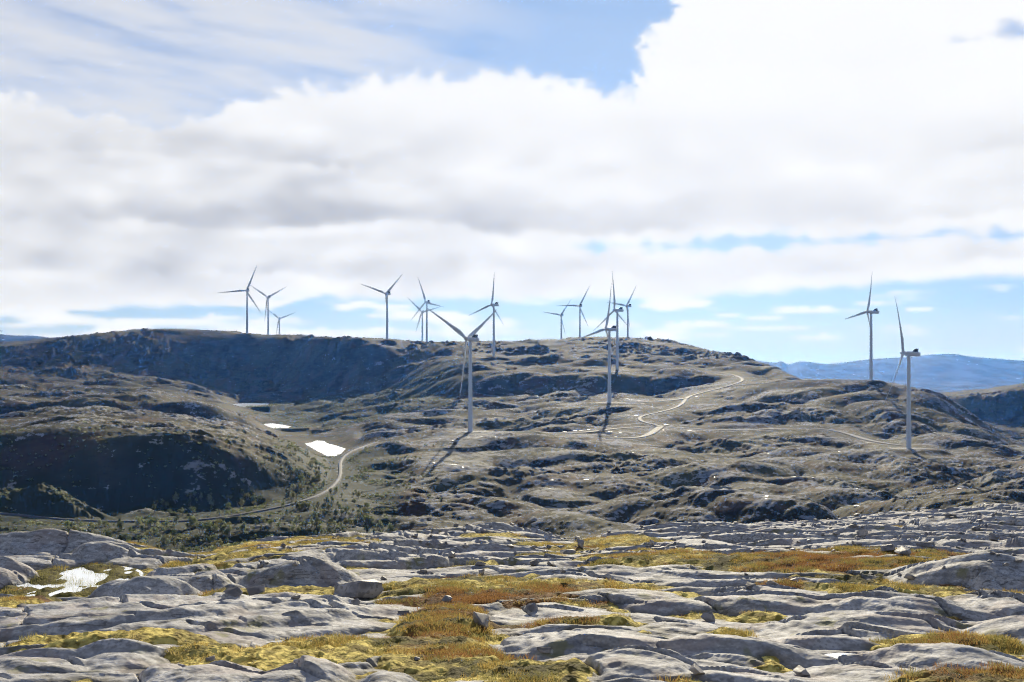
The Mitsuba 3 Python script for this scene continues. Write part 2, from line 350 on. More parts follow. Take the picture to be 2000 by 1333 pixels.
base_mid += 9.0 * pf(XX / 150, YY / 110, 4, 151) * sstep(1480, 1600, YY) * sstep(2060, 1960, YY) * sstep(880, 760, CX + F * UU)
base_mid += sum(bump_mid(*b_) for b_ in ((1080, 585, 10, 36, 26), (1300, 650, 9, 50, 30), (1500, 620, 9, 45, 28), (900, 640, 8, 45, 30), (1720, 600, -10, 22, 60), (1850, 640, 8, 45, 30), (1150, 760, 7, 60, 35), (1420, 780, 7, 60, 35), (1000, 740, 6, 45, 30)))
base_mid += bump_mid(45, 610, 13, 32, 34) + bump_mid(120, 600, 9, 18, 22) + bump_mid(1480, 1610, 6, 60, 40) + bump_mid(1560, 1560, 5, 50, 40)

base_f = RegularGridInterpolator((np.log(Y_MID), U_MID), base_mid, bounds_error=False, fill_value=None)


def first_hit(zgrid, U, Yv, px, py):
    """The nearest visible ground point under a pixel of the photograph."""
    u = (px - CX) / F
    j = np.clip((u - U[0]) / (U[1] - U[0]), 0, len(U) - 1.001)
    j0, t = int(j), j - int(j)
    col = zgrid[:, j0] * (1 - t) + zgrid[:, j0 + 1] * t
    rows = HY - F * col / Yv
    hit = np.nonzero(rows <= py)[0]
    i = hit[0] if len(hit) else int(np.argmin(rows))
    if i > 0 and rows[i - 1] > py >= rows[i]:
        s = (rows[i - 1] - py) / (rows[i - 1] - rows[i])
        Y = Yv[i - 1] + s * (Yv[i] - Yv[i - 1])
        z = col[i - 1] + s * (col[i] - col[i - 1])
    else:
        Y, z = Yv[i], col[i]
    return np.array([u * Y, Y, z])


# gravel roads, as walked lines on the bare relief
ROADS_PX = [
    (2.4, [(-40, 1001), (10, 1004), (60, 1010), (110, 1017), (200, 1020), (300, 1021), (390, 1020), (450, 1010), (520, 998), (560, 990), (600, 978), (640, 960), (660, 940), (665, 920), (664, 905), (674, 890), (692, 880), (714, 872), (738, 865)]),
    (8.0, [(908, 847), (935, 845), (1000, 844), (1050, 845), (1130, 847), (1196, 838), (1262, 834), (1292, 833)]),
    (8.5, [(1292, 833), (1340, 838), (1400, 841), (1450, 841), (1520, 838), (1600, 837), (1640, 842), (1680, 856), (1720, 866), (1778, 872)]),
    (4.8, [(1292, 833), (1266, 829), (1246, 822), (1244, 815), (1262, 811), (1300, 803), (1325, 795), (1336, 786), (1342, 777), (1370, 768), (1410, 758), (1440, 749), (1452, 742), (1440, 735), (1415, 730), (1385, 727)]),
    (8.0, [(1342, 778), (1310, 783), (1270, 786), (1230, 788), (1190, 787)]),
    (8.0, [(1292, 833), (1276, 845), (1262, 853), (1245, 857), (1215, 858), (1180, 857)]),
    (8.0, [(1415, 757), (1480, 751), (1530, 747), (1590, 743), (1640, 743), (1698, 744)]),
    (8.0, [(950, 698), (985, 698), (1030, 700)]),
]
ROADS = []
for w_, pts in ROADS_PX:
    P = np.array([first_hit(base_mid, U_MID, Y_MID, *q) for q in pts])
    s_ = np.concatenate([[0], np.cumsum(np.linalg.norm(np.diff(P[:, :2], axis=0), axis=1))])
    keep_ = np.concatenate([[True], np.diff(s_) > 0.5])
    P, s_ = P[keep_], s_[keep_]
    t_ = np.arange(0, s_[-1], 3.0)
    Q = PchipInterpolator(s_, P)(t_)
    for _ in range(60):
        Q[1:-1] = 0.5 * Q[1:-1] + 0.25 * (Q[2:] + Q[:-2])
    ROADS.append((w_, Q))

# turbine sites: label, pixel of the hub, depth in metres, wind bearing, blade phase
TURBINES = [
    ((911, 662), 985, 50, 58, 'tall wind turbine nearest on the central rocky knoll, one blade hanging straight down'),
    ((1764, 690), 957, 56, 93, 'wind turbine furthest right, nacelle seen side-on, at the end of a curved gravel track'),
    ((1183, 643), 1238, 57, 16, 'wind turbine beside the gravel spur road, in front of the dark cliff right of centre'),
    ((1694, 609.5), 1337, 49, 18, 'wind turbine on the top of the right-hand dark hill against the sky'),
    ((1200, 606), 1530, 53, 114, 'wind turbine just right of the spur road one, a blade pointing straight up'),
    ((960, 595.5), 1756, 52, 8, 'wind turbine standing below the skyline just right of the nearest turbine'),
    ((753, 574), 1970, 42, 46, 'wind turbine alone on the middle of the ridge skyline with blades in a wide V'),
    ((481, 568), 2110, 32, 23, 'leftmost and largest of the three turbines together on the left skyline'),
    ((831, 590.5), 2262, 42, 99, 'taller of the two overlapping turbines on the skyline left of the nearest turbine'),
    ((1223, 598), 2270, 40, 36, 'wind turbine on the summit right of the two big overlapping turbines'),
    ((1131, 598), 2480, 20, 30, 'taller turbine of the pair on the skyline left of the rounded summit'),
    ((522, 581), 2450, 37, 62, 'middle turbine of the three together on the left skyline'),
    ((1094.5, 616), 2820, 26, 38, 'smaller turbine of the pair on the skyline left of the rounded summit'),
    ((823.7, 610), 2810, 23, 74, 'smaller turbine of the two overlapping on the skyline, its blades in a Y'),
    ((545, 623), 3270, 23, 68, 'smallest and rightmost of the three turbines together on the left skyline'),
    ((302, 681), 3000, 30, 28, 'wind turbine hidden behind the left ridge, only a blade tip showing'),
    ((-42, 642), 2500, 30, 96, 'wind turbine beyond the left edge, only a blade tip showing in the sky'),
]

# relief of the hills: rounded bosses of rock with sharp creases
wxm = 9 * pf(XX / 60, YY / 60, 3, 101)
wym = 9 * pf(XX / 60, YY / 60, 3, 107)
SX, SY = XX + wxm, YY + wym - 0.30 * XX


def boss(lx, ly, seed):
    n = pn(SX / lx, SY / ly, seed)
    return np.minimum(np.abs(n) * 2.4, 1.0) - 0.45


region = 0.25 + 1.35 * sstep(-0.22, 0.3, pf(XX / 150, YY / 120, 3, 131))
dome = 1 - 0.6 * sstep(620, 540, CX + F * UU) * sstep(620, 660, YY) * sstep(1000, 940, YY)
d0 = boss(185, 120, 110)
d1, d2, d3, d4, d5 = boss(95, 60, 111), boss(42, 27, 112), boss(19, 12, 113), boss(8.5, 5.5, 114), boss(3.8, 2.6, 115)
def ledge(per, turn, wander, seed, sharp):
    tx_, ty_ = SX * math.cos(turn) - SY * math.sin(turn), SX * math.sin(turn) + SY * math.cos(turn)
    p_ = ty_ / per + wander * pf(tx_ / (per * 2.6), ty_ / (per * 2.0), 3, seed)
    f_ = p_ - np.floor(p_)
    hgt = np.clip(0.3 + 1.3 * pn(np.floor(p_) * 7.3 + 0.5, tx_ / (per * 1.3), seed + 3), 0, 1)
    return np.where(f_ < sharp, sstep(0, sharp, f_), 1 - (np.maximum(f_ - sharp, 0) / (1 - sharp)) ** 1.3) * hgt


l1, l2, l3 = ledge(88, 0.3, 1.5, 161, 0.10), ledge(33, -0.35, 1.4, 165, 0.14), ledge(12, 0.15, 1.3, 169, 0.2)
amp = sstep(420, 560, YY)
crest = sstep(2150, 1700, YY) * 0.6 + 0.4
crest2 = crest ** 0.5
detail = amp * (region * (2.2 * d2 * crest2 + 1.0 * d3 + 0.35 * d4 + 1.8 * (l2 - 0.2) * crest2 + 0.8 * (l3 - 0.2) + sstep(1750, 1900, YY) * sstep(2200, 2060, YY) * (2.2 * d2 + 1.8 * d3 + 1.2 * d4)) + 0.45 * d4 + 0.42 * d5 + dome * (9.0 * d0 * crest * sstep(600, 700, YY) + 7.0 * d1 * crest + 4.5 * (l1 - 0.2) * crest))
rp = np.vstack([Q for _, Q in ROADS])
rw = np.concatenate([np.full(len(Q), w_) for w_, Q in ROADS])
for (hx, hy), Yt, *_ in TURBINES[:15]:
    zt = (HY - hy) / F * Yt - 87.0
    ang = np.linspace(0, 2 * np.pi, 14)[:-1]
    pr_ = 22 if Yt < 1300 else 9
    pad = np.concatenate([np.stack([(hx - CX) / F * Yt + (6 if Yt < 1300 else 0) + q_ * pr_ * np.cos(ang), Yt + q_ * 10 * np.sin(ang), np.full(13, zt)], 1) for q_ in (0.5, 1.0)])
    if Yt < 2300:
        rp, rw = np.vstack([rp, pad]), np.concatenate([rw, np.full(26, 9.0)])
dist, idx = cKDTree(rp[:, :2]).query(np.stack([XX.ravel(), YY.ravel()], 1), k=6, distance_upper_bound=60)
ok = np.isfinite(dist)
wgt = np.where(ok, 1 / (dist ** 2 + 4), 0)
zr = (wgt * rp[np.where(ok, idx, 0), 2]).sum(1) / np.maximum(wgt.sum(1), 1e-12)
rdist = np.where(ok[:, 0], dist[:, 0] - rw[np.where(ok, idx, 0)[:, 0]] * 0.5, 99).reshape(XX.shape)
zr = np.where(ok[:, 0], zr, 0).reshape(XX.shape)
# tarns
WATER_ZS = (-82.5, -78.0, -63.5)
TARNS_PX = [
    [(596, 867), (612, 864), (618, 861), (632, 862), (640, 867), (656, 871), (674, 877), (668, 884), (660, 893), (648, 895), (636, 889), (620, 881), (606, 873)],
    [(513, 829), (530, 827.5), (550, 830), (568, 833.5), (560, 836.5), (548, 835.5), (534, 838), (520, 834)],
    [(455, 790), (470, 788), (500, 787.6), (525, 788.6), (520, 792), (490, 793.5), (463, 797)],
]
TARNS = [np.array([((px - CX) / F * (-wz * F / (py - HY)), -wz * F / (py - HY)) for px, py in t]) for t, wz in zip(TARNS_PX, WATER_ZS)]
from shapely.geometry import Polygon
from shapely import contains_xy, distance as sdist, points as spoints
lake = np.full(XX.shape, 99.0)
WZ = np.full(XX.shape, -80.0)
for t, wz in zip(TARNS, WATER_ZS):
    pg = Polygon(t)
    x0, y0, x1, y1 = pg.buffer(40).bounds
    m = (XX > x0) & (XX < x1) & (YY > y0) & (YY < y1)
    WZ[m] = wz
    dd = sdist(spoints(XX[m], YY[m]), pg.exterior)
    lake[m] = np.minimum(lake[m], np.where(contains_xy(pg, XX[m], YY[m]), -dd, dd))
shore = sstep(0, 30, lake)
pxg = CX + F * UU
calm = 0.12 + 0.88 * sstep(3, 55, rdist)
for p0, p1, Y0, Y1 in ((585, 690, 800, 1200), (500, 585, 1000, 1480), (440, 540, 1380, 1780)):
    calm *= 1 - 0.88 * sstep(p0 - 30, p0, pxg) * sstep(p1 + 30, p1, pxg) * sstep(Y0 - 60, Y0, YY) * sstep(Y1 + 60, Y1, YY)
easy = 1 - 0.6 * sstep(760, 830, pxg) * sstep(1000, 930, pxg) * sstep(720, 790, YY) * sstep(1000, 960, YY)   # the smooth knoll below the nearest turbine
lobe = np.clip(bump_mid(45, 610, 1, 40, 42) + bump_mid(120, 600, 1, 26, 30), 0, 1)
mid = base_mid + detail * calm * easy + lobe * (3.2 * d3 + 2.0 * d4 + 1.0 * d5)
mid = np.where(lake < 99, np.where(lake < 0, WZ - 0.2 - 0.12 * np.minimum(-lake, 12), np.maximum(WZ + 0.05 * lake, mid * shore + (WZ + 0.08 * lake) * (1 - shore))), mid)
rb = sstep(14, 1.5, rdist)
mid = mid * (1 - rb) + (zr + 0.0) * rb
mid_rgi = RegularGridInterpolator((np.log(Y_MID), U_MID), mid, bounds_error=False, fill_value=None)


def ground(x, y):
    return mid_rgi(np.stack([np.log(y), np.asarray(x) / y], -1))


# how bare the rock is (boss tops), with shade of the far slopes worked in, and how bushy (hollows)
gy, gx = np.gradient(mid)
dYv = np.gradient(Y_MID)[:, None]
sl = gy / dYv
veg1 = pf(XX / 60, YY / 45, 4, 141)
bare_shade = 0.455 - 0.24 * sstep(1380, 1560, YY) - 0.16 * sstep(1080, 1200, YY) * sstep(700, 560, CX + F * UU) + 0.16 * d0 + 0.24 * d1 + 0.30 * (d2 * 0.9 + d3 * 0.6 + d4 * 0.6 + d5 * 0.5 + 0.7 * (l2 - 0.35) + 0.8 * (l3 - 0.35) + 0.5 * (l1 - 0.35)) + 0.36 * veg1  # lowered on ridge and far hills, their shade put into the colour
bare_shade = bare_shade - 0.25 * sstep(1750, 2050, YY) - 0.6 * sstep(1650, 1850, YY) * sstep(0.3, 0.4, UU) - 0.45 * (1 - calm) * sstep(760, 700, pxg) - 0.16 * sstep(0.35, 0.8, sl) + 0.42 * sstep(0.0, 0.45, pf(XX / 24, YY / 12, 4, 145)) * sstep(0.3, 0.6, sl)
pxg = CX + F * UU


def near_px(px0, px1, Y0, Y1, soft=60, softY=40):
    return sstep(px0 - soft, px0 + soft, pxg) * sstep(px1 + soft, px1 - soft, pxg) * sstep(Y0 - softY, Y0 + softY, YY) * sstep(Y1 + softY, Y1 - softY, YY)


bush = np.clip(0.5 * near_px(620, 830, 560, 900) + 0.25 * near_px(-400, 640, 560, 760) + near_px(-400, 640, 400, 660) + 1.6 * near_px(560, 740, 400, 900) + near_px(500, 900, 1300, 1800) * 0.9 + near_px(-400, 560, 600, 740) * 0.25, 0, 1)
bare_shade += 0.35 * (1 - easy)
bare_shade -= 0.45 * bush * (0.6 + 0.8 * veg1)
bare_shade += 0.45 * np.clip(pf(XX / 30, YY / 16, 4, 147), -0.3, 0.8) * sstep(1750, 1900, YY) * sstep(2300, 2100, YY)
bare_shade -= 0.22 * near_px(480, 900, 1900, 2100)
bare_shade = np.where(rdist < 1.5, 0.35, bare_shade)
uvm = np.stack([np.clip(bare_shade, 0, 1).ravel(), np.clip(bush * 0.9 + 0.5 * veg1, 0, 1).ravel()], 1)
Vm = np.stack([XX.ravel(), YY.ravel(), mid.ravel()], 1)
Fm = grid_faces(*XX.shape)
# near hills and the ridge behind are separate pieces of the setting
cyf = Vm[Fm, 1].mean(1)
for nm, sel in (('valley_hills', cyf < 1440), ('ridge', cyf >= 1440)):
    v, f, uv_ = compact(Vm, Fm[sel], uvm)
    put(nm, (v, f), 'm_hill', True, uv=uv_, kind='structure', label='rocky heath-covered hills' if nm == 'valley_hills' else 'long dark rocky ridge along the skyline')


def strip_mesh(Q, w, lift=0.22, crown=0.06):
    d = np.gradient(Q[:, :2], axis=0)
    d /= np.linalg.norm(d, axis=1, keepdims=True) + 1e-9
    nrm = np.stack([d[:, 1], -d[:, 0]], 1)
    offs = np.array([-w / 2 - 0.6, -w / 2, -w / 4, 0, w / 4, w / 2, w / 2 + 0.6])
    hz = np.array([-1.2, 0, crown, crown * 1.4, crown, 0, -1.2])
    jit = 0.25 * pn(np.arange(len(Q))[:, None] * 0.37, np.arange(7)[None] * 3.1, 5)
    xy = Q[:, None, :2] + nrm[:, None] * (offs[None, :, None] + jit[..., None])
    z = ground(xy[:, 3, 0], xy[:, 3, 1])[:, None] + lift + hz[None]
    z[:, 1:6] = np.maximum(z[:, 1:6], ground(xy[:, 1:6, 0], xy[:, 1:6, 1]) + 0.08)
    return np.concatenate([xy, z[..., None]], 2).reshape(-1, 3), grid_faces(len(Q), 7)


for i, (w_, Q) in enumerate(ROADS):
    put(numbered('gravel_road'), strip_mesh(Q, w_, lift=(0.8 if i == 0 else 0.42) + 0.03 * i), 'm_gravel', True, kind='structure')
for (hx, hy), Yt, *_ in TURBINES[:3]:
    x0 = (hx - CX) / F * Yt
    a_ = np.linspace(0, 2 * np.pi, 33)[:-1]
    r_ = np.array([0.01, 4, 7.5, 10.5])
    px_ = x0 + 6.0 + r_[:, None] * np.cos(a_) * (1 + 0.15 * np.sin(3 * a_ + 1)) * 2.3
    py_ = Yt + r_[:, None] * np.sin(a_)
    pz_ = ground(px_, py_) + np.array([0.30, 0.30, 0.28, -0.6])[:, None]
    v = np.stack([px_, py_, pz_], -1).reshape(-1, 3)
    idx_ = np.arange(4 * 32).reshape(4, 32)
    nx_ = np.roll(idx_, -1, 1)
    f = np.vstack([np.stack([idx_[:-1], nx_[:-1], nx_[1:]], -1).reshape(-1, 3), np.stack([idx_[:-1], nx_[1:], idx_[1:]], -1).reshape(-1, 3)])
    put(numbered('gravel_pad'), (v, f), 'm_gravel', True, kind='structure')
for t, wz in zip(TARNS, WATER_ZS):
    pg = Polygon(t).buffer(2.5)
    m_ = trimesh.creation.extrude_polygon(pg, 0.2, engine='earcut')
    m_.apply_translation([0, 0, wz - 0.2])
    put(numbered('tarn'), m_, 'm_tarn_glare' if wz < -70 else 'm_water_glare', False, kind='structure', label='small tarn with bright sky glare painted into its colour')

# small pale pools added as white glints in the hollows of the hills
rpool = np.random.default_rng(19)
flatness = np.hypot(sl, np.gradient(mid, axis=1) / np.gradient(XX, axis=1))
wp = ((flatness < 0.16) * np.clip(d3 * -1.0 + 0.6, 0, 1) * (rdist > 6) * (lake > 20) * (UU > -0.07) * (UU < 0.47) * (YY > 560) * (YY < 1500) * sstep(0.0, 0.35, pf(XX / 60, YY / 60, 3, 181)) * np.gradient(XX, axis=1) * np.gradient(YY, axis=0)).ravel()
pv, pf_ = [], []
for n_, q in enumerate(rpool.choice(wp.size, 110, replace=False, p=wp / wp.sum())):
    r0 = rpool.uniform(0.5, 1.7)
    t_ = np.linspace(0, 2 * np.pi, 13)[:-1]
    rr_ = r0 * (1 + 0.35 * np.sin(2 * t_ + rpool.uniform(0, 6)) + 0.2 * np.sin(3 * t_ + rpool.uniform(0, 6)))
    c = np.array([XX.ravel()[q], YY.ravel()[q], mid.ravel()[q] + 0.10])
    pv.append(np.vstack([c, c + np.stack([1.5 * rr_ * np.cos(t_), rr_ * np.sin(t_), 0 * t_], 1)]))
    k_ = 13 * n_
    pf_.append(np.array([[k_, k_ + 1 + j, k_ + 1 + (j + 1) % 12] for j in range(12)]))
put('glint_pools', (np.vstack(pv), np.vstack(pf_)), 'm_tarn_glare', False, kind='stuff', label='tiny pale pools added as white glints among the rocks of the hills')

# far country: lowland and mountains
FAR = {p: [(3500, -190.0), (6000, -235.0), (8500, -255.0), (10500, zb + 170), (12500, (HY - c) / F * 12500), (14500, (HY - c - 6) / F * 14500), (17000, -500.0)] for p, c, zb in (
    (-400, 640, -330), (-100, 646, -330), (0, 653, -330), (30, 655.5, -330), (60, 656, -330), (100, 660, -330), (200, 668, -350), (600, 690, -400), (1100, 700, -420), (1400, 706, -420), (1449, 702, -400), (1496, 707, -400), (1515, 708.5, -400), (1526, 706, -400), (1538, 712, -400), (1566, 706.5, -390),
    (1615, 711, -380), (1685, 704, -370), (1720, 701, -350), (1772, 698, -330), (1790, 696, -310), (1825, 692.5, -300), (1860, 692, -300), (1895, 697, -300), (1947, 701, -320), (2000, 704.5, -330), (2300, 696, -300), (2500, 690, -300))}
U_F = np.arange(-0.62, 0.6201, 0.002)
Y_F = np.concatenate([np.geomspace(3500, 9000, 40)[:-1], np.geomspace(9000, 17000, 160)])
zf = control_surface(FAR, 'z')(U_F, Y_F)
UF, YF = np.meshgrid(U_F, Y_F)
zf += sstep(3600, 5200, YF) * (sstep(12600, 12000, YF) * 0.9 + 0.1) * 60 * pf(UF * YF / 900, YF / 900, 6, 171, 0.55) * (0.4 + 0.6 * sstep(12450, 9000, YF))
put('far_mountains', (np.stack([(UF * YF).ravel(), YF.ravel(), zf.ravel()], 1), grid_faces(*UF.shape)), 'm_far', True, kind='structure', label='distant blue mountains on the horizon')

# ------------------------------------------------------------------ foreground plateau
PXF = {
    -300: ((34, -7.95), (37, -8.6), (44, -8.7), (50, -8.9), (56, -9.6)),
    0: ((34, -8.05), (36.8, -8.74), (44, -8.8), (49, -9.0), (55, -9.95)),
    150: ((34, -8.1), (36.8, -8.78), (44, -8.8), (49, -9.15), (55, -10.3)),
    250: ((34, -8.1), (37, -8.78), (44, -8.82), (50, -9.5), (56, -10.86)),
    400: ((34, -8.05), (39, -8.6), (45, -9.1), (51, -9.65), (58, -10.66)),
    500: ((34, -8.0), (39, -8.45), (45, -8.95), (52, -9.65), (62, -11.1)),
    650: ((34, -7.98), (40, -8.5), (47, -9.1), (55, -9.95), (66, -11.6)),
    870: ((34, -7.98), (42, -8.8), (52, -9.85), (63, -11.1), (76, -12.78)),
    960: ((34, -7.98), (42, -8.8), (52, -9.85), (64, -11.15), (80, -13.18)),
    1050: ((34, -7.98), (42, -8.8), (52, -9.85), (63, -11.2), (76, -12.97)),
    1120: ((34, -7.98), (42, -8.8), (52, -9.9), (60, -10.95), (71, -12.6)),
    1200: ((34, -7.98), (42, -8.75), (52, -9.8), (63, -11.15), (76, -13.1)),
    1300: ((34, -7.95), (42, -8.7), (52, -9.7), (66, -11.3), (84, -13.97)),
    1500: ((34, -7.92), (42, -8.6), (52, -9.55), (70, -11.6), (90, -14.6)),
    1650: ((34, -7.9), (42, -8.55), (52, -9.45), (72, -11.7), (96, -15.4)),
    1800: ((34, -7.88), (42, -8.5), (52, -9.35), (76, -12.0), (104, -15.77)),
    2000: ((34, -7.85), (42, -8.45), (52, -9.25), (80, -12.05), (110, -15.83)),
    2300: ((34, -7.85), (42, -8.4), (52, -9.1), (82, -11.8), (112, -15.8)),
}
FGC = {p: [(Y, z + 26 / F * Y - (0.42 + (0.35 if p < 500 else 0)) * (Y > 50)) for Y, z in [(7, -2.75), (10, -3.62), (14, -4.80), (18, -5.70), (22, -6.38), (27, -7.15)] + list(c) + [(c[-1][0] * 1.1, c[-1][1] - 2.6), (c[-1][0] * 1.3, c[-1][1] - 9.0), (160, -42.0)]] for p, c in PXF.items()}
U_R = np.arange(-0.60, 0.6001, 0.0011)
Y_R = np.concatenate([np.geomspace(9, 16.5, 60)[:-1], np.geomspace(16.5, 46, 430)[:-1], np.geomspace(46, 118, 300)])
UR, YR = np.meshgrid(U_R, Y_R)
XR = UR * YR
base_fg = gaussian_filter(control_surface(FGC, 'z')(U_R, Y_R), (4, 8))


def fg_at(px, py):
    return first_hit(base_fg, U_R, Y_R, px, py)


def ell(px, py, hw, hh):
    """An ellipse on the ground covering about (2 hw, 2 hh) pixels of the photograph: centre and half axes in metres."""
    c, a, b = fg_at(px, py), fg_at(px, py + hh), fg_at(px, py - hh)
    return c, hw / F * c[1], max(0.25, 0.5 * (b[1] - a[1]))


# bedrock relief
far_k = sstep(20, 60, YR)
wx_ = 0.6 * pf(XR / 4, YR / 4, 3, 201)
wy_ = 0.55 * pf(XR / 4, YR / 4, 3, 207)
strike = np.interp(CX + F * UR, [-300, 300, 700, 1100, 1500, 2300], [0.5, 0.75, 0.6, 0.25, -0.12, -0.2])
bx, by = XR + wx_, YR + wy_ - strike * XR
ph = by / 2.6 + 0.9 * pf(XR / 11, YR / 5, 3, 211)
fr = ph - np.floor(ph)
slab = np.where(fr < 0.16, sstep(0, 0.16, fr), 1 - ((fr - 0.16) / 0.84) ** 1.5)
id_ = np.floor(ph)
hsl = 0.25 + 0.5 * np.clip(pn(id_ * 7.31 + 0.5, bx / 8.5, 213) + 0.5, 0, 1)
ph2 = by / 0.95 + 1.1 * pf(XR / 6, YR / 2.4, 3, 215)
fr2 = ph2 - np.floor(ph2)
slab2 = np.where(fr2 < 0.2, sstep(0, 0.2, fr2), 1 - ((fr2 - 0.2) / 0.8) ** 1.3)
hs2 = np.clip(pn(np.floor(ph2) * 5.17 + 0.5, bx / 4.5, 217) + 0.35, 0, 1)
ph3 = by / 0.30 + 1.0 * pf(XR / 3.2, YR / 1.1, 3, 218)
fr3 = ph3 - np.floor(ph3)
slab3 = np.where(fr3 < 0.25, sstep(0, 0.25, fr3), 1 - (fr3 - 0.25) / 0.75) * np.clip(pn(np.floor(ph3) * 3.17 + 0.5, bx / 2.6, 219) + 0.35, 0, 1)
lump = np.minimum(np.abs(pn(bx / 6.0, by / 1.8, 219)) * 2.2, 1)
lump2 = np.minimum(np.abs(pn(bx / 2.4, by / 0.7, 221)) * 2.2, 1)
rockh = (0.46 * slab * hsl * (1 + 0.7 * far_k) + 0.22 * slab2 * hs2 * (0.45 + 0.55 * sstep(60, 34, YR)) + 0.20 * lump + 0.07 * lump2) * (0.8 + 0.5 * far_k) - 0.25
fine = 0.040 * pf(XR / 0.8, YR / 0.36, 4, 231) + 0.008 * pf(bx / 0.22, by / 0.09, 2, 237) + 0.03 * slab3 * sstep(26, 20, YR)


def joints(theta, spacing, depth, width, seed):
    """Straight cracks: sets of parallel lines, some of them missing, each broken off along its way."""
    t_ = (XR * math.cos(theta) + YR * math.sin(theta)) / spacing + 0.22 * pf(XR / 5, YR / 5, 3, seed)
    k_ = np.floor(t_ + 0.5)
    d_ = np.abs(t_ - k_) * spacing
    on = sstep(-0.02, 0.12, pn(k_ * 5.3 + 0.5, (XR * math.sin(theta) - YR * math.cos(theta)) / 2.6, seed + 5))
    return depth * on * np.exp(-(d_ / width) ** 2), on * np.sign(t_ - k_) * np.exp(-d_ / 0.5)


c1, s1 = joints(0.35, 2.7, 0.24, 0.035, 241)
c2, s2 = joints(1.15, 1.9, 0.20, 0.035, 247)
crack = c1 + c2 - 0.07 * s1 - 0.06 * s2

# rock whalebacks that can be told apart: (px, py of the foot in front, half width px, half depth m, height m, turn, name, label)
OUT = [
    (395, 1256, 415, 5.4, 0.95, 0.00, 'rock_slab', 'long pale grey rock slab across the left foreground with a small round stone on its right end'),
    (290, 1181, 92, 1.7, 1.10, 0.05, 'rock_outcrop', 'blocky grey outcrop right of the reedy pond, behind the long left slab'),
    (414, 1159, 44, 1.2, 0.85, 0.0, 'rock_outcrop', 'small flat-topped outcrop between the blocky pond outcrop and the long ledge'),
    (455, 1171, 34, 0.8, 0.62, 0.0, 'rock_outcrop', 'low pointed outcrop in the grass strip behind the long left slab'),
    (590, 1157, 108, 1.8, 1.15, 0.16, 'rock_ledge', 'long raised rock ledge with a shaded front, left of the big split boulder'),
    (0, 1158, 62, 1.8, 0.95, -0.35, 'rock_outcrop', 'steep rough outcrop at the left edge beside the reedy pond'),
    (90, 1093, 160, 3.2, 0.95, 0.0, 'rock_outcrop', 'dark shaded outcrop at far left behind the bog, capped with yellow moss'),
    (215, 1105, 60, 2.0, 0.75, -0.3, 'rock_outcrop', 'low mossy outcrop sloping down right of the dark far-left outcrop'),
    (1505, 1205, 160, 2.6, 0.80, 0.0, 'rock_whaleback', 'smooth rounded rock back behind the yellow moss cushions, right of centre'),
    (1725, 1214, 170, 2.6, 1.00, -0.05, 'rock_whaleback', 'broad smooth whaleback of grey rock with a shaded face, right foreground'),
    (1955, 1213, 125, 2.4, 0.85, 0.05, 'rock_whaleback', 'striped grey whaleback at the right edge above the red-leaved hollow'),
    (1690, 1256, 195, 2.2, 0.78, 0.0, 'rock_whaleback', 'low pale whaleback just above the grassy strip at lower right'),
    (2000, 1268, 110, 2.2, 0.95, 0.12, 'rock_whaleback', 'rock back rising to the right edge above the lower grass strip'),
    (1840, 1320, 145, 1.7, 0.72, -0.03, 'rock_whaleback', 'rounded rock back at lower right between two grass strips'),
    (1590, 1281, 120, 1.5, 0.55, 0.0, 'rock_whaleback', 'low rock back overhanging the long bright puddle'),
    (1420, 1304, 150, 1.9, 0.72, -0.10, 'rock_whaleback', 'diagonal rock back sloping down right beside the bottom moss cushion'),
    (1335, 1243, 85, 1.3, 0.55, 0.0, 'rock_whaleback', 'small rock back left of the moss hummock below the angular stone'),
    (1690, 1331, 140, 1.3, 0.50, 0.0, 'rock_slab', 'rough rock slab at the bottom edge below the long puddle'),
    (1150, 1292, 185, 2.1, 0.85, 0.0, 'rock_slab', 'jumbled rock slabs at bottom centre right of the rust-coloured grass'),
    (1235, 1336, 120, 1.6, 0.75, 0.1, 'rock_slab', 'grey rock slab at the bottom edge right of the yellow moss, below centre'),
    (1180, 1149, 220, 2.2, 0.62, 0.0, 'rock_slab', 'long flat pale slab across the centre between two grass strips'),
    (1230, 1190, 115, 1.4, 0.50, 0.0, 'rock_slab', 'thin flat slab in the grass below the long central slab'),
    (1080, 1208, 140, 1.4, 0.50, 0.05, 'rock_slab', 'flat slab behind the dark angular boulder'),
    (1890, 1163, 140, 2.8, 1.25, 0.14, 'rock_outcrop', 'dark tilted outcrop at the right edge rising out of the yellow grass'),
    (245, 1312, 90, 1.2, 0.60, 0.0, 'rock_slab', 'rounded rock at lower left just below the mossy band'),
    (60, 1326, 120, 1.3, 0.50, 0.0, 'rock_slab', 'low rock slabs in the bottom left corner'),
    (405, 1350, 125, 1.5, 0.75, 0.0, 'rock_slab', 'dark-fronted rounded rock at the bottom edge left of centre'),
    (600, 1348, 100, 1.3, 0.55, 0.0, 'rock_slab', 'pale cracked slab at the bottom edge beneath the golden grass'),
    (755, 1345, 62, 1.2, 0.55, 0.0, 'rock_slab', 'small rounded slab at the bottom edge surrounded by grass'),
]
owner = np.full(XR.shape, -1)
rough = pf(XR / 1.6, YR / 1.1, 4, 251)
best = rockh.copy()
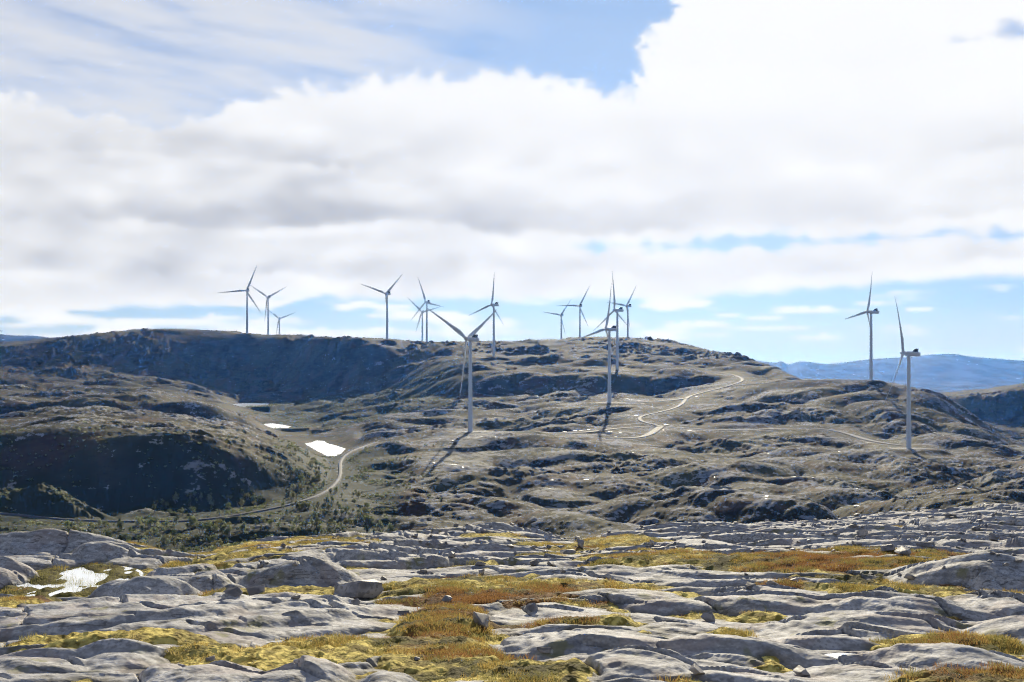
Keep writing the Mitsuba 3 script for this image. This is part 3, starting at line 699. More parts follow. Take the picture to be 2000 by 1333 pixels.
for i, (px, py, hw, hd, hh, turn, nm, lb) in enumerate(OUT):
    c = fg_at(px, py)
    ax = 1.2 * hw / F * c[1]
    cy = c[1] + hd * 0.95
    cx = (px - CX) / F * cy
    dx, dy = XR - cx, YR - cy
    a_ = (dx * math.cos(turn) + dy * math.sin(turn)) / ax
    b_ = (-dx * math.sin(turn) + dy * math.cos(turn)) / hd
    a_, b_ = a_ + 0.10 * rough, b_ + 0.20 * rough + 0.12 * pn(XR / 1.4, YR / 2.5, 253 + i)
    lens = np.clip(1 - np.abs(a_) ** 1.7, 0, 1)                     # long tapering ends
    f_ = b_ / np.maximum(lens, 0.05) ** 0.5
    flatk = nm in ('rock_slab', 'rock_whaleback')
    steep = 0.95 if flatk else 0.55
    face = 1 - (1 - np.clip((f_ + 1) / steep, 0, 1)) ** 1.8
    back = 1 - np.clip((f_ + 1 - steep) / (2 - steep), 0, 1) ** 1.5
    prof = lens ** 0.75 * face * np.where(f_ > -1 + steep, back, 1.0)
    h = (0.52 if flatk else 0.9) * hh * prof - 0.2 + (0.75 if flatk else 0.7) * (rockh + 0.25)
    m = h > best
    owner[m & (prof > 0.02)] = i
    best = np.maximum(best, h)
best = best + 0.32 * far_k * pf(XR / 16, YR / 12, 3, 261)
bed = (best + 0.10 * bx - 0.02 * by + 0.12 * pf(XR / 4, YR / 3, 3, 271)) / 0.15
bf = bed - np.floor(bed)
best = best + 0.15 * (sstep(0.22, 0.78, bf) - bf) * np.clip(0.25 + 1.3 * pf(XR / 5, YR / 4, 3, 275), 0, 0.95)
best = np.where(YR < 44, gaussian_filter(best, (1.1, 1.3)), gaussian_filter(best, (0.6, 1.0)))
rock_off = best + fine - crack * sstep(-0.1, 0.3, best)

# soil, moss and peat lying in the hollows
PATCH = [(1030, 1165, 310, 30), (870, 1228, 85, 46), (690, 1292, 280, 36), (890, 1292, 90, 40), (560, 1168, 190, 10), (210, 1268, 225, 13), (1020, 1322, 160, 20), (1620, 1098, 265, 27), (1290, 1096, 185, 12),
         (1760, 1168, 250, 16), (1850, 1270, 180, 13), (1900, 1331, 210, 12), (1490, 1211, 52, 8), (1425, 1250, 46, 13), (1490, 1292, 46, 13), (1325, 1318, 42, 18), (130, 1138, 100, 32), (440, 1096, 270, 38), (300, 1085, 120, 20),
         (620, 1072, 160, 18), (950, 1108, 26, 8), (1150, 1228, 120, 10), (1965, 1178, 80, 18), (1200, 1067, 90, 8), (1090, 1078, 100, 7), (1310, 1172, 70, 14), (1835, 1207, 52, 8), (960, 1050, 60, 5), (1560, 1160, 110, 9), (1050, 1093, 60, 5),
         (830, 1250, 60, 26), (400, 1290, 90, 12), (1250, 1250, 30, 10), (1780, 1040, 60, 5), (60, 1180, 50, 8), (110, 1168, 40, 6), (1890, 1112, 30, 8)]
soil_off = -0.125 + 0.10 * sstep(36, 60, YR) + 0.22 * pf(XR / 5, YR / 3.5, 3, 301) + 0.15 * pf(XR / 1.3, YR / 1.0, 3, 305)
patch = np.zeros_like(XR)
wob = 0.35 * pf(XR / 1.8, YR / 1.2, 3, 311)
for px, py, hw, hh in PATCH:
    c, ax, bx_ = ell(px, py, hw, hh)
    r = np.sqrt(((XR - c[0]) / ax) ** 2 + ((YR - c[1]) / bx_) ** 2) + wob
    patch = np.maximum(patch, sstep(1.35, 0.5, r) * (1.0 if hw > 75 else 0.6))
soil_off = soil_off + patch * 0.37 * (0.5 + 0.5 * sstep(18.5, 24, YR)) + 0.10 * pf(XR / 0.5, YR / 0.4, 3, 318) + 0.06 * np.abs(pn(XR / 0.42, YR / 0.42, 315)) + 0.05 * np.abs(pn(XR / 0.2, YR / 0.2, 316)) + 0.10 * patch * np.abs(pn(XR / 0.9, YR / 0.8, 317))
# reedy pond on the left: bog just about at water level
POND_Z = -8.19
cp, ap, bp = ell(150, 1141, 112, 33)
rp_ = np.sqrt(((XR - cp[0]) / ap) ** 2 + ((YR - cp[1]) / bp) ** 2)
pm = sstep(1.25, 0.85, rp_ + 0.3 * wob)
bog = POND_Z - 0.01 + 0.02 + 0.30 * pf(XR / 1.5, YR / 2.2, 4, 321) + 0.16 * pf(XR / 0.55, YR / 0.9, 3, 323) + 0.22 * np.clip(rp_ - 0.75, 0, 1) - 0.10 * sstep(0.7, 0.1, rp_)
soil_z = (base_fg + soil_off) * (1 - pm) + bog * pm
rock_z = base_fg + rock_off - 0.7 * pm * (owner < 0)
# puddles lying in rock basins
PUD = [(1650, 1290, 46, 2.0), (560, 1251, 50, 4), (735, 1262, 30, 2.5)]
puddles = []
for px, py, hw, hh in PUD:
    c, ax, by_ = ell(px, py, hw, hh)
    r = np.sqrt(((XR - c[0]) / ax) ** 2 + ((YR - c[1]) / by_) ** 2) + 0.45 * wob
    inside = r < 1
    if not inside.any():
        continue
    zp = np.percentile(np.maximum(rock_z, soil_z)[inside], 25)
    k_ = sstep(1.35, 0.75, r)
    rock_z = rock_z * (1 - k_) + np.minimum(rock_z, zp - 0.06 + 0.09 * sstep(0.6, 1.3, r)) * k_
    soil_z = soil_z - 0.3 * k_
    puddles.append((c, ax, by_, zp - 0.015))

top_fg = np.maximum(rock_z, soil_z)
fg_rgi = RegularGridInterpolator((np.log(Y_R), U_R), top_fg, bounds_error=False, fill_value=None)


def fg_ground(x, y):
    return fg_rgi(np.stack([np.log(y), np.asarray(x) / y], -1))


soil_rim = sstep(0.25, 0.02, rock_z - soil_z) * 0.7  # rock turns darker and browner towards the soil edge
uvr = np.stack([soil_rim.ravel(), np.zeros(XR.size)], 1)
Vr = np.stack([XR.ravel(), YR.ravel(), rock_z.ravel()], 1)
Fr = grid_faces(*XR.shape)
vis = (rock_z > soil_z - 0.12).ravel()
Fr = Fr[vis[Fr].any(1)]
own = owner.ravel()[Fr[:, 0]]
used_out = set()
for i in [-1] + list(range(len(OUT))):
    sel = own == i
    if sel.sum() < 60:
        continue
    v, f, uv_ = compact(Vr, Fr[sel], uvr)
    nr_ = None
    if i < 0:
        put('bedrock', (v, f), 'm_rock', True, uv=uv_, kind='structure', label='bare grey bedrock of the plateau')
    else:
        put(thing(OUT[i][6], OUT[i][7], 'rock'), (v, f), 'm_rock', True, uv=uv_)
moss = 0.56 + 0.5 * pf(XR / 2.4, YR / 1.8, 4, 331) + 0.25 * sstep(0.12, 0.0, soil_z - rock_z) - 0.28 * pm
rustm = 0.30 + 0.55 * pf(XR / 3.5, YR / 2.6, 4, 341)
for px, py, hw, hh, a_ in ((880, 1215, 110, 40, 0.4), (1050, 1185, 200, 14, 0.3), (1640, 1100, 240, 22, 0.35), (860, 1300, 120, 22, 0.25), (1880, 1330, 150, 10, 0.3), (480, 1262, 60, 12, -0.4), (210, 1268, 220, 14, -0.5), (1490, 1292, 60, 15, -0.6), (1490, 1211, 60, 9, -0.5), (430, 1078, 200, 14, -0.35), (640, 1298, 200, 22, -0.2)):
    c, ax, by_ = ell(px, py, hw, hh)
    g_ = np.exp(-(((XR - c[0]) / ax) ** 2 + ((YR - c[1]) / by_) ** 2))
    rustm = rustm + a_ * g_
    moss = moss + (0.5 if a_ < -0.15 else -0.3) * g_
uvs = np.stack([np.clip(moss, 0, 1).ravel(), np.clip(rustm, 0, 1).ravel()], 1)
step = 2
gi = np.arange(XR.size).reshape(XR.shape)[::step, ::step]
Vs = np.stack([XR[::step, ::step].ravel(), YR[::step, ::step].ravel(), soil_z[::step, ::step].ravel()], 1)
Fs = grid_faces(*gi.shape)
viss = (soil_z > rock_z - 0.12)[::step, ::step].ravel()
Fs = Fs[viss[Fs].any(1)]
v, f, uv_ = compact(Vs, Fs, uvs[gi.ravel()])
put('mossy_ground', (v, f), 'm_soil', True, uv=uv_, kind='structure', label='yellow moss, peat and bog in the hollows of the rock')

# water in the foreground
a_ = np.linspace(0, 2 * np.pi, 49)[:-1]
pg = Polygon(np.stack([cp[0] + ap * 1.05 * np.cos(a_), cp[1] + bp * 1.05 * np.sin(a_)], 1))
m_ = trimesh.creation.extrude_polygon(pg, 0.1, engine='earcut')
m_.apply_translation([0, 0, POND_Z - 0.1])
put('pond', m_, 'm_tarn_glare', False, kind='structure', label='shallow reedy pond on the left with bright sky glare painted into its colour')
for c, ax, by_, zp in puddles:
    pg = Polygon(np.stack([c[0] + ax * 1.15 * np.cos(a_), c[1] + by_ * 1.15 * np.sin(a_)], 1))
    m_ = trimesh.creation.extrude_polygon(pg, 0.04, engine='earcut')
    m_.apply_translation([0, 0, zp - 0.04])
    put(numbered('puddle'), m_, 'm_water_glare', False, kind='structure')

# ground round about and behind the viewer
th = np.radians(np.linspace(31.3, 328.7, 90))
rr = np.geomspace(1.2, 3600, 90)
TH, RR = np.meshgrid(th, rr)
zz = np.interp(RR, [0, 4, 7, 10, 14, 18, 27, 50, 100, 160, 320, 600, 1000, 2000, 3600], [-1.75, -1.95, -2.8, -3.7, -4.9, -5.8, -7.3, -9.8, -15.5, -38, -76, -88, -75, -40, -30])
zz += np.clip(RR * 0.03, 0, 14) * pf(RR * np.sin(TH) / 60, RR * np.cos(TH) / 60, 4, 401) + 0.25 * sstep(3, 10, RR) * pf(RR * np.sin(TH) / 3, RR * np.cos(TH) / 3, 4, 405)
put('surrounding_ground', (np.stack([(RR * np.sin(TH)).ravel(), (RR * np.cos(TH)).ravel(), zz.ravel()], 1), grid_faces(*TH.shape)), 'm_hill', True, uv=np.full((TH.size, 2), 0.5), kind='structure')
th2 = np.radians(np.linspace(-33, 33, 40))
TH, RR = np.meshgrid(th2, np.geomspace(1.2, 11.0, 24))
zz = np.interp(RR, [0, 4, 7, 10, 14], [-1.75, -1.95, -2.85, -3.75, -4.95])
put('knoll', (np.stack([(RR * np.sin(TH)).ravel(), (RR * np.cos(TH)).ravel(), zz.ravel()], 1), grid_faces(*TH.shape)), 'm_rock', True, uv=np.zeros((TH.size, 2)), kind='structure')
#MORE
# ------------------------------------------------------------------ wind turbines
def tube_rings(rings):
    """Closed loft through rings (n, m, 3) with flat ends."""
    R_ = np.asarray(rings, float)
    n, m = R_.shape[:2]
    i = np.arange(n * m).reshape(n, m)
    a, b = i[:-1], i[1:]
    a2, b2 = np.roll(a, -1, 1), np.roll(b, -1, 1)
    f = np.vstack([np.stack([a, a2, b2], -1).reshape(-1, 3), np.stack([a, b2, b], -1).reshape(-1, 3)])
    v = np.vstack([R_.reshape(-1, 3), R_[0].mean(0), R_[-1].mean(0)])
    k = n * m
    j = np.arange(m)
    f = np.vstack([f, np.stack([i[0][(j + 1) % m], i[0][j], j * 0 + k], 1), np.stack([i[-1][j], i[-1][(j + 1) % m], j * 0 + k + 1], 1)])
    return v, f


def ring(c, r, m=28):
    a = np.linspace(0, 2 * np.pi, m + 1)[:-1]
    return np.stack([c[0] + r * np.cos(a), c[1] + r * np.sin(a), c[2] + 0 * a], 1)


TILT, CONE, LB = math.radians(5), math.radians(3), 57.0


def blade_mesh():
    s = np.array([0.8, 2.2, 4.0, 6.5, 9.0, 12.0, 16.0, 21.0, 27.0, 34.0, 41.0, 48.0, 53.0, 55.6, 56.6, 57.0])
    ch = np.interp(s, [0.8, 2.2, 6.5, 10.5, 14, 21, 34, 48, 54, 56.4, 57], [2.3, 2.3, 3.1, 4.0, 3.85, 3.0, 2.0, 1.15, 0.7, 0.3, 0.08])
    tk = np.interp(s, [0.8, 2.2, 6.5, 10.5, 21, 34, 57], [1.0, 1.0, 0.62, 0.40, 0.26, 0.20, 0.15]) * ch
    beta = np.radians(np.interp(s, [0.8, 6.5, 12, 21, 34, 57], [20, 20, 15, 9, 5, 3]) + 4.0)
    bend = 2.6 * (s / LB) ** 2.3
    rings = []
    t = np.linspace(0, 2 * np.pi, 21)[:-1]
    for si, c, h, b, pbd in zip(s, ch, tk, beta, bend):
        rnd = np.clip((h / c - 0.4) / 0.6, 0, 1)
        x = np.cos(t)                                            # +1 leading edge
        y = np.sin(t) * (rnd + (1 - rnd) * (0.35 + 0.65 * np.clip((x + 1) / 1.3, 0, 1) ** 0.8))
        xc = x * c * 0.5 - c * (0.5 - 0.32) * (1 - rnd)          # spar at about a third of the chord
        yc = y * h * 0.5
        lead, up = xc * np.cos(b) - yc * np.sin(b), xc * np.sin(b) + yc * np.cos(b)
        rings.append(np.stack([-lead, up + pbd, np.full_like(t, si)], 1))   # local: x right as seen from behind, y upwind, z along the blade
    return tube_rings(rings)


def spinner_mesh():
    prof = [(-2.3, 1.55), (-1.6, 1.85), (0.0, 1.95), (1.2, 1.75), (2.2, 1.25), (2.8, 0.7), (3.05, 0.15)]
    a = np.linspace(0, 2 * np.pi, 25)[:-1]
    return tube_rings([np.stack([r * np.cos(a), 0 * a + y, -r * np.sin(a)], 1) for y, r in prof])


def nacelle_mesh():
    a = np.linspace(0, 2 * np.pi, 29)[:-1]
    sq = lambda c, e=0.42: np.sign(c) * np.abs(c) ** e
    prof = [(2.3, 0.72, 0.0), (1.8, 0.90, 0.0), (0.4, 1.0, 0.0), (-3.0, 1.0, 0.0), (-7.6, 0.98, 0.0), (-9.4, 0.93, 0.05), (-10.1, 0.80, 0.15), (-10.3, 0.66, 0.2)]
    return tube_rings([np.stack([2.0 * k * sq(np.cos(a)), 0 * a + y - 4.6, 2.05 * k * sq(-np.sin(a)) + dz], 1) for y, k, dz in prof])


def cooler_mesh():
    pg_ = Polygon([(-8.0, 1.9), (-10.0, 4.25), (-11.0, 4.75), (-12.6, 4.75), (-12.6, 1.9)])
    m = trimesh.creation.extrude_polygon(pg_, 3.3, engine='earcut')
    v = np.array(m.vertices)
    m.vertices = np.stack([v[:, 2] - 1.65, v[:, 0], v[:, 1]], 1)
    m.invert()
    return m


BLADE = ply(blade_mesh(), 'm_white', 50)
SPINNER, NACELLE, COOLER = ply(spinner_mesh(), 'm_white', 50), ply(nacelle_mesh(), 'm_white', 45), ply(cooler_mesh(), 'm_dark', False)
for (hx, hy), Yt, bearing, phase, lb in TURBINES:
    k = thing('wind_turbine', lb, 'wind turbine', 'wind turbines of the hilltop wind farm')
    hub = np.array([(hx - CX) / F * Yt, Yt, (HY - hy) / F * Yt])
    rot = T().translate(hub.tolist()).rotate([0, 0, 1], bearing).rotate([1, 0, 0], math.degrees(TILT))
    b_ = math.radians(bearing)
    tx, ty = hub[0] + 4.9 * math.sin(b_), hub[1] - 4.9 * math.cos(b_)
    gz = min(float(ground(tx, ty)) - 0.4, hub[2] - 80.0)
    top_z = hub[2] - 2.4
    hh_ = top_z - gz
    rings_ = [ring((tx, ty, gz + hh_ * q), 2.25 - 0.85 * q) for q in (0, 0.02, 0.3, 0.6, 0.9, 1.0)]
    put(k + '__tower', tube_rings(rings_), 'm_white', 50)
    if Yt < 1600:
        put(k + '__foundation', tube_rings([ring((tx, ty, gz - 0.5), 4.2), ring((tx, ty, gz + 0.72), 3.6), ring((tx, ty, gz + 0.75), 3.3)]), 'm_concrete', 30)
        cd = np.array([-tx, -ty]) / math.hypot(tx, ty)
        pos = np.array([tx, ty]) + cd * 2.2
        put(k + '__tower__door', trimesh.creation.box((1.1, 0.16, 2.3), trimesh.transformations.translation_matrix([pos[0], pos[1], gz + 2.6]) @ trimesh.transformations.rotation_matrix(math.atan2(cd[1], cd[0]) - math.pi / 2, [0, 0, 1])), 'm_guard', False)
    scene[k + '__nacelle'] = {**NACELLE, 'to_world': rot}
    scene[k + '__nacelle__cooler'] = {**COOLER, 'to_world': rot}
    scene[k + '__hub'] = {**SPINNER, 'to_world': rot}
    for q in range(3):
        scene[k + '__blade' + ('' if q == 0 else f'_{q:03d}')] = {**BLADE, 'to_world': rot.rotate([0, 1, 0], phase + 120 * q).rotate([1, 0, 0], -math.degrees(CONE))}

# ------------------------------------------------------------------ loose rocks
def boulder(seed, n=18, flat=0.0, rough_=0.05):
    r = np.random.default_rng(seed)
    p = r.normal(size=(n, 3))
    p /= np.linalg.norm(p, axis=1, keepdims=True)
    p *= r.uniform(0.8, 1.05, (n, 1))
    p[:, 2] = np.maximum(p[:, 2], -0.55)
    if flat:
        p[:, 2] = np.minimum(p[:, 2], flat)
    h = ConvexHull(p)
    m = trimesh.Trimesh(p, h.simplices)
    m.fix_normals()
    m = m.subdivide().subdivide().subdivide()
    trimesh.smoothing.filter_taubin(m, iterations=4)
    v = np.array(m.vertices)
    m.vertices = v * (1 + rough_ * 2 * (meshkit.fbm(v * 2.6 + seed, 4, seed)[:, None] - 0.5) * 2)
    return m


SHAPES_B = [ply(boulder(900 + i, n_, fl), 'm_boulder', 28) for i, (n_, fl) in enumerate(((14, 0), (12, 0.7), (20, 0), (11, 0.0), (16, 0.5), (13, 0)))]
BOULDERS = [
    # px, row of the foot, width px, height px, depth/width, shape, turn, label
    (694, 1170, 104, 46, 0.8, 1, 20, 'big angular split boulder at the right end of the long raised ledge'),
    (936, 1231, 60, 38, 0.8, 3, 40, 'dark angular boulder with a flat shaded face in the central grass'),
    (1040, 1193, 26, 17, 0.9, 5, 10, 'small pale pointed stone in the bog behind the dark angular boulder'),
    (874, 1178, 24, 15, 0.9, 0, 70, 'small pale pointed stone in the rust grass right of the split boulder'),
    (788, 1201, 26, 12, 0.9, 4, 30, 'flat whitish stone in the rust-coloured grass beside the long left slab'),
    (694, 1182, 19, 13, 0.9, 2, 0, 'round little stone perched on the right end of the long left slab'),
    (1687, 1048, 24, 20, 0.9, 1, 15, 'square-cut brown boulder standing alone near the right plateau edge'),
    (1945, 1058, 24, 17, 0.9, 0, 50, 'grey boulder on the bare slope near the right edge of the picture'),
    (1386, 1215, 31, 22, 0.9, 5, 25, 'angular stone sitting in front of the smooth rounded rock back'),
    (576, 1171, 22, 11, 0.9, 0, 5, 'small rock half sunk in the grass strip behind the long left slab'),
    (553, 1070, 10, 10, 1.0, 3, 5, 'dark upright stone on the grassy skyline of the left slope'),
    (507, 1108, 14, 9, 1.0, 4, 5, 'pale little stone on the striped ledges left of centre'),
    (576, 1106, 13, 10, 1.0, 2, 65, 'small upright stone on the striped ledges above the raised ledge'),
    (408, 1291, 26, 12, 0.8, 4, 80, 'pinkish-white flat stone in the moss at lower left'),
    (1132, 1070, 26, 20, 0.9, 3, 15, 'pointed grey boulder on the plateau edge at the centre of the view'),
    (1108, 1083, 34, 12, 0.9, 1, 0, 'low flat boulder just left of and below the pointed edge boulder'),
    (1045, 1106, 24, 14, 0.9, 2, 30, 'round grey boulder between yellow grass tufts near the centre'),
    (881, 1090, 18, 13, 0.9, 0, 30, 'rounded boulder on the rubble left of centre'),
    (1273, 1066, 16, 13, 0.9, 3, 30, 'dark block on the plateau edge right of the pointed edge boulder'),
    (1379, 1051, 20, 12, 0.9, 5, 30, 'grey block on the bare rock behind the right-hand grass field'),
    (1739, 1076, 34, 17, 0.9, 1, 30, 'dark broken block at the back of the right-hand grass field'),
    (1766, 1086, 34, 18, 0.9, 0, 10, 'pale rounded block right of the dark broken block'),
    (1811, 1068, 42, 14, 0.9, 4, 10, 'wide low boulder above the yellow grass near the right edge'),
    (1510, 1147, 36, 14, 0.8, 3, 75, 'wedge-shaped rock pointing right, behind the smooth rounded rock back'),
    (1552, 1137, 24, 10, 0.9, 4, 75, 'small flat rock in front of the right-hand grass field'),
    (1566, 1322, 40, 19, 0.9, 2, 75, 'rounded dark stone near the bottom edge below the long puddle'),
    (1363, 1318, 44, 22, 0.8, 5, 120, 'broken grey stone next to the bottom moss hummock'),
    (814, 1291, 15, 8, 0.9, 0, 120, 'small dark stone in the grass at bottom centre left'),
    (1064, 1275, 34, 16, 0.9, 4, 10, 'squat block lying on the jumbled slabs at bottom centre'),
    (1975, 1025, 22, 11, 0.9, 1, 10, 'grey block near the right end of the plateau skyline'),
    (455, 1163, 40, 17, 0.8, 5, 30, 'pointed grey block in the gap left of the raised ledge'),
    (497, 1161, 44, 24, 0.8, 4, 60, 'broken block leaning on the left foot of the raised ledge'),
]
for px, py, w, h, dw, sh, turn, lb in BOULDERS:
    P = first_hit(top_fg, U_R, Y_R, px, py)
    sx_ = 0.5 * w / F * P[1] * 1.08
    sz_ = h / F * P[1] / 1.45
    k = thing('boulder', lb, 'boulder')
    y_ = P[1] + sx_ * dw * 0.5
    z_ = min(P[2], float(fg_ground(P[0], y_)) + 0.1 * sz_)
    scene[k] = {**SHAPES_B[sh], 'to_world': T().translate([P[0], y_, z_ + 0.42 * sz_]).rotate([0, 0, 1], turn).scale([sx_, sx_ * dw, sz_])}
rs = np.random.default_rng(77)
n_st = 0
while n_st < 130:
    px, py = rs.uniform(380, 2000), rs.uniform(1000, 1150)
    if rs.random() > (1.0 if 780 < px and py < 1110 else 0.35):
        continue
    P = first_hit(top_fg, U_R, Y_R, px, py)
    j, i = int(np.searchsorted(Y_R, P[1])), int(np.searchsorted(U_R, P[0] / P[1]))
    if not (20 < P[1] < 105) or j >= len(Y_R) or soil_z[j, i] > rock_z[j, i]:
        continue
    s = rs.uniform(0.07, 0.16) * (0.6 + P[1] / 90) * (1.7 if rs.random() < 0.15 else 1)
    where = 'rubble of the left plateau edge' if px < 900 else 'rubble along the middle of the plateau edge' if px < 1250 else 'bare rock behind the right-hand grass field' if px < 1600 else 'bare slope at the right end of the plateau'
    k = thing('loose_stone', 'small loose grey stone on the ' + where, 'stone', 'loose stones on the ' + where)
    scene[k] = {**SHAPES_B[rs.integers(6)], 'to_world': T().translate([P[0], P[1], P[2] + 0.25 * s]).rotate([0, 0, 1], rs.uniform(0, 360)).scale([s * rs.uniform(0.9, 1.5), s, s * rs.uniform(0.5, 0.9)])}
    n_st += 1

# ------------------------------------------------------------------ grass and reeds
def tuft(seed, n, hgt, spread, lean, wid):
    r = np.random.default_rng(seed)
    vs, fs = [], []
    for q in range(n):
        a, rr_ = r.uniform(0, 2 * np.pi), spread * math.sqrt(r.random())
        o = np.array([rr_ * math.cos(a), rr_ * math.sin(a), -0.03])
        d = np.array([math.cos(a + r.normal(0, 0.7)), math.sin(a + r.normal(0, 0.7)), 0]) * lean * r.uniform(0.2, 1.0)
        h = hgt * r.uniform(0.5, 1.0)
        t = r.uniform(0, np.pi)
        w = np.array([math.cos(t), math.sin(t), 0]) * wid * r.uniform(0.6, 1.0)
        m_ = o + np.array([0, 0, h * 0.55]) + d * h * 0.35
        e = o + np.array([0, 0, h * 0.95]) + d * h
        b = len(vs) * 5
        vs.append([o - w, o + w, m_ - 0.8 * w, m_ + 0.8 * w, e])
        fs += [[b, b + 1, b + 3], [b, b + 3, b + 2], [b + 2, b + 3, b + 4]]
    return np.array(vs).reshape(-1, 3), np.array(fs)


TUFTS = {}
for nm, args in {'gold': (1, 60, 0.13, 0.26, 0.6, 0.006), 'rust': (2, 60, 0.125, 0.28, 0.6, 0.006), 'olive': (3, 60, 0.14, 0.26, 0.55, 0.006), 'straw': (4, 46, 0.10, 0.28, 0.7, 0.006)}.items():
    scene['tuft_' + nm] = {'type': 'shapegroup', 'tuft': ply(tuft(*args), 'm_grass_' + nm, False)}
scene['tuft_reed'] = {'type': 'shapegroup', 'tuft': ply(tuft(9, 14, 0.28, 0.30, 0.2, 0.005), 'm_grass_olive', False)}
rg = np.random.default_rng(5)
diff = soil_z - rock_z
gv = pf(XR / 1.6, YR / 1.6, 4, 351)
dens = sstep(0.02, 0.12, diff) * np.clip(-0.28 + 0.55 * patch + 1.5 * gv + 0.9 * (rustm - 0.4) - 0.5 * (moss - 0.5), 0, 1.4) * (1 - pm)
dens *= np.where(YR > 15.8, 1, 0) * sstep(100, 80, YR)
cell = np.gradient(XR, axis=1) * np.gradient(YR, axis=0)
wgt_ = (dens * cell * (30.0 / YR) ** 0.9).ravel()
pick = rg.choice(wgt_.size, 5600, replace=False, p=wgt_ / wgt_.sum())
ng = 0


def instance(stem, n, group, M):
    scene[f'{stem}__{n:05d}'] = {'type': 'instance', 'group': {'type': 'ref', 'id': group}, 'to_world': M}


rmx, mmx, dfx = rustm.ravel(), moss.ravel(), diff.ravel()
for q in pick:
    x, y = XR.ravel()[q], YR.ravel()[q]
    ru = rmx[q] + rg.normal(0, 0.16)
    kind = 'rust' if ru > 0.55 else 'straw' if mmx[q] + rg.normal(0, 0.15) > 0.75 else 'gold' if rg.random() < 0.55 else 'olive'
    s = rg.uniform(0.5, 1.1) * (0.8 + y / 130) * (0.75 + 0.4 * min(max(gv.ravel()[q] + 0.5, 0), 1))
    ng += 1
    instance('grass', ng, 'tuft_' + kind, T().translate([x, y, soil_z.ravel()[q]]).rotate([0, 0, 1], rg.uniform(0, 360)).scale([s * 1.1, s * 1.1, s]))
labels['grass'] = {'label': 'golden and rust-coloured autumn grass and sedge in the hollows', 'kind': 'stuff'}
rw_ = (pm * cell * np.clip(0.35 + pf(XR / 0.9, YR / 1.5, 3, 361), 0.02, 1)).ravel()
for n_, q in enumerate(rg.choice(rw_.size, 130, replace=False, p=rw_ / rw_.sum())):
    s = rg.uniform(0.6, 1.1)
    instance('reed', n_ + 1, 'tuft_reed', T().translate([XR.ravel()[q], YR.ravel()[q], max(soil_z.ravel()[q], POND_Z) - 0.02]).rotate([0, 0, 1], rg.uniform(0, 360)).scale(s))
labels['reed'] = {'label': 'thin olive reeds standing in and round the shallow pond', 'kind': 'stuff'}

# ------------------------------------------------------------------ birches and scrub of the valley
def crown(seed, n, rx, rz, z0, leaf, clumps):
    r = np.random.default_rng(seed)
    cc = r.normal(size=(clumps, 3))
    cc /= np.linalg.norm(cc, axis=1, keepdims=True)
    cc *= (r.random((clumps, 1)) ** 0.4) * np.array([rx, rx, rz]) * 0.8
    c = cc[r.integers(clumps, size=n)] + r.normal(size=(n, 3)) * np.array([rx, rx, rz]) * 0.2
    c[:, 2] += z0
    a = r.normal(size=(n, 3))
    a /= np.linalg.norm(a, axis=1, keepdims=True)
    b = np.cross(a, r.normal(size=(n, 3)))
    b /= np.linalg.norm(b, axis=1, keepdims=True)
    l = leaf * r.uniform(0.6, 1.2, (n, 1))
    v = np.stack([c - a * l, c + b * l * 0.6, c + a * l, c - b * l * 0.6], 1).reshape(-1, 3)
    k = np.arange(n)[:, None] * 4
    return v, np.vstack([k + [[0, 1, 2]], k + [[0, 2, 3]]])


def trunk(seed, h):
    r = np.random.default_rng(seed)
    vs, fs, at = [], [], 0

    def limb(p0, p1, r0, r1):
        nonlocal at
        mid_ = 0.5 * (p0 + p1) + r.normal(0, 0.04 * h, 3) * [1, 1, 0]
        v, f = tube_rings([ring(p0, r0, 6), ring(mid_, 0.6 * (r0 + r1), 6), ring(p1, r1, 6)])
        vs.append(v)
        fs.append(f + at)
        at += len(v)
    for s in range(2):
        base = np.array([0.12 * s * h * 0.3, 0.02 * s, -0.3])
        tip = np.array([r.normal(0, 0.12 * h), r.normal(0, 0.12 * h), h * r.uniform(0.75, 0.92)])
        limb(base, tip, 0.035 * h, 0.008 * h)
        for b in range(3):
            q = base + (tip - base) * r.uniform(0.4, 0.75)
            limb(q, q + np.array([r.normal(0, 0.2), r.normal(0, 0.2), 0.22]) * h, 0.013 * h, 0.004 * h)
    return np.vstack(vs), np.vstack(fs)


LEAFM = ('m_leaf_green', 'm_leaf_olive', 'm_leaf_pale', 'm_leaf_dark')
TREES = [(ply(trunk(50 + i, 1.0), 'm_trunk', False), ply(crown(60 + i, 230, rx, rz, z0, 0.062, 12), LEAFM[i % 4], False)) for i, (rx, rz, z0) in enumerate(((0.30, 0.36, 0.62), (0.36, 0.32, 0.6), (0.26, 0.40, 0.6), (0.32, 0.36, 0.62), (0.40, 0.30, 0.56), (0.28, 0.38, 0.62), (0.34, 0.34, 0.58), (0.22, 0.42, 0.58)))]
rt = np.random.default_rng(31)
REG = [  # px range, row range, count of trees, share, height, label and group
    ((120, 560), (1022, 1088), 95, (3.2, 6.2), 'mountain birch in the hollow below the valley road', 'birches in the hollow below the road'),
    ((300, 600), (968, 1008), 45, (3.0, 5.5), 'mountain birch under the dark cliff, along the upper side of the valley road', 'birches between the road and the cliff'),
    ((570, 800), (900, 1050), 150, (2.6, 5.0), 'bushy mountain birch on the slope right of the valley road', 'birches on the slope beside the road'),
]
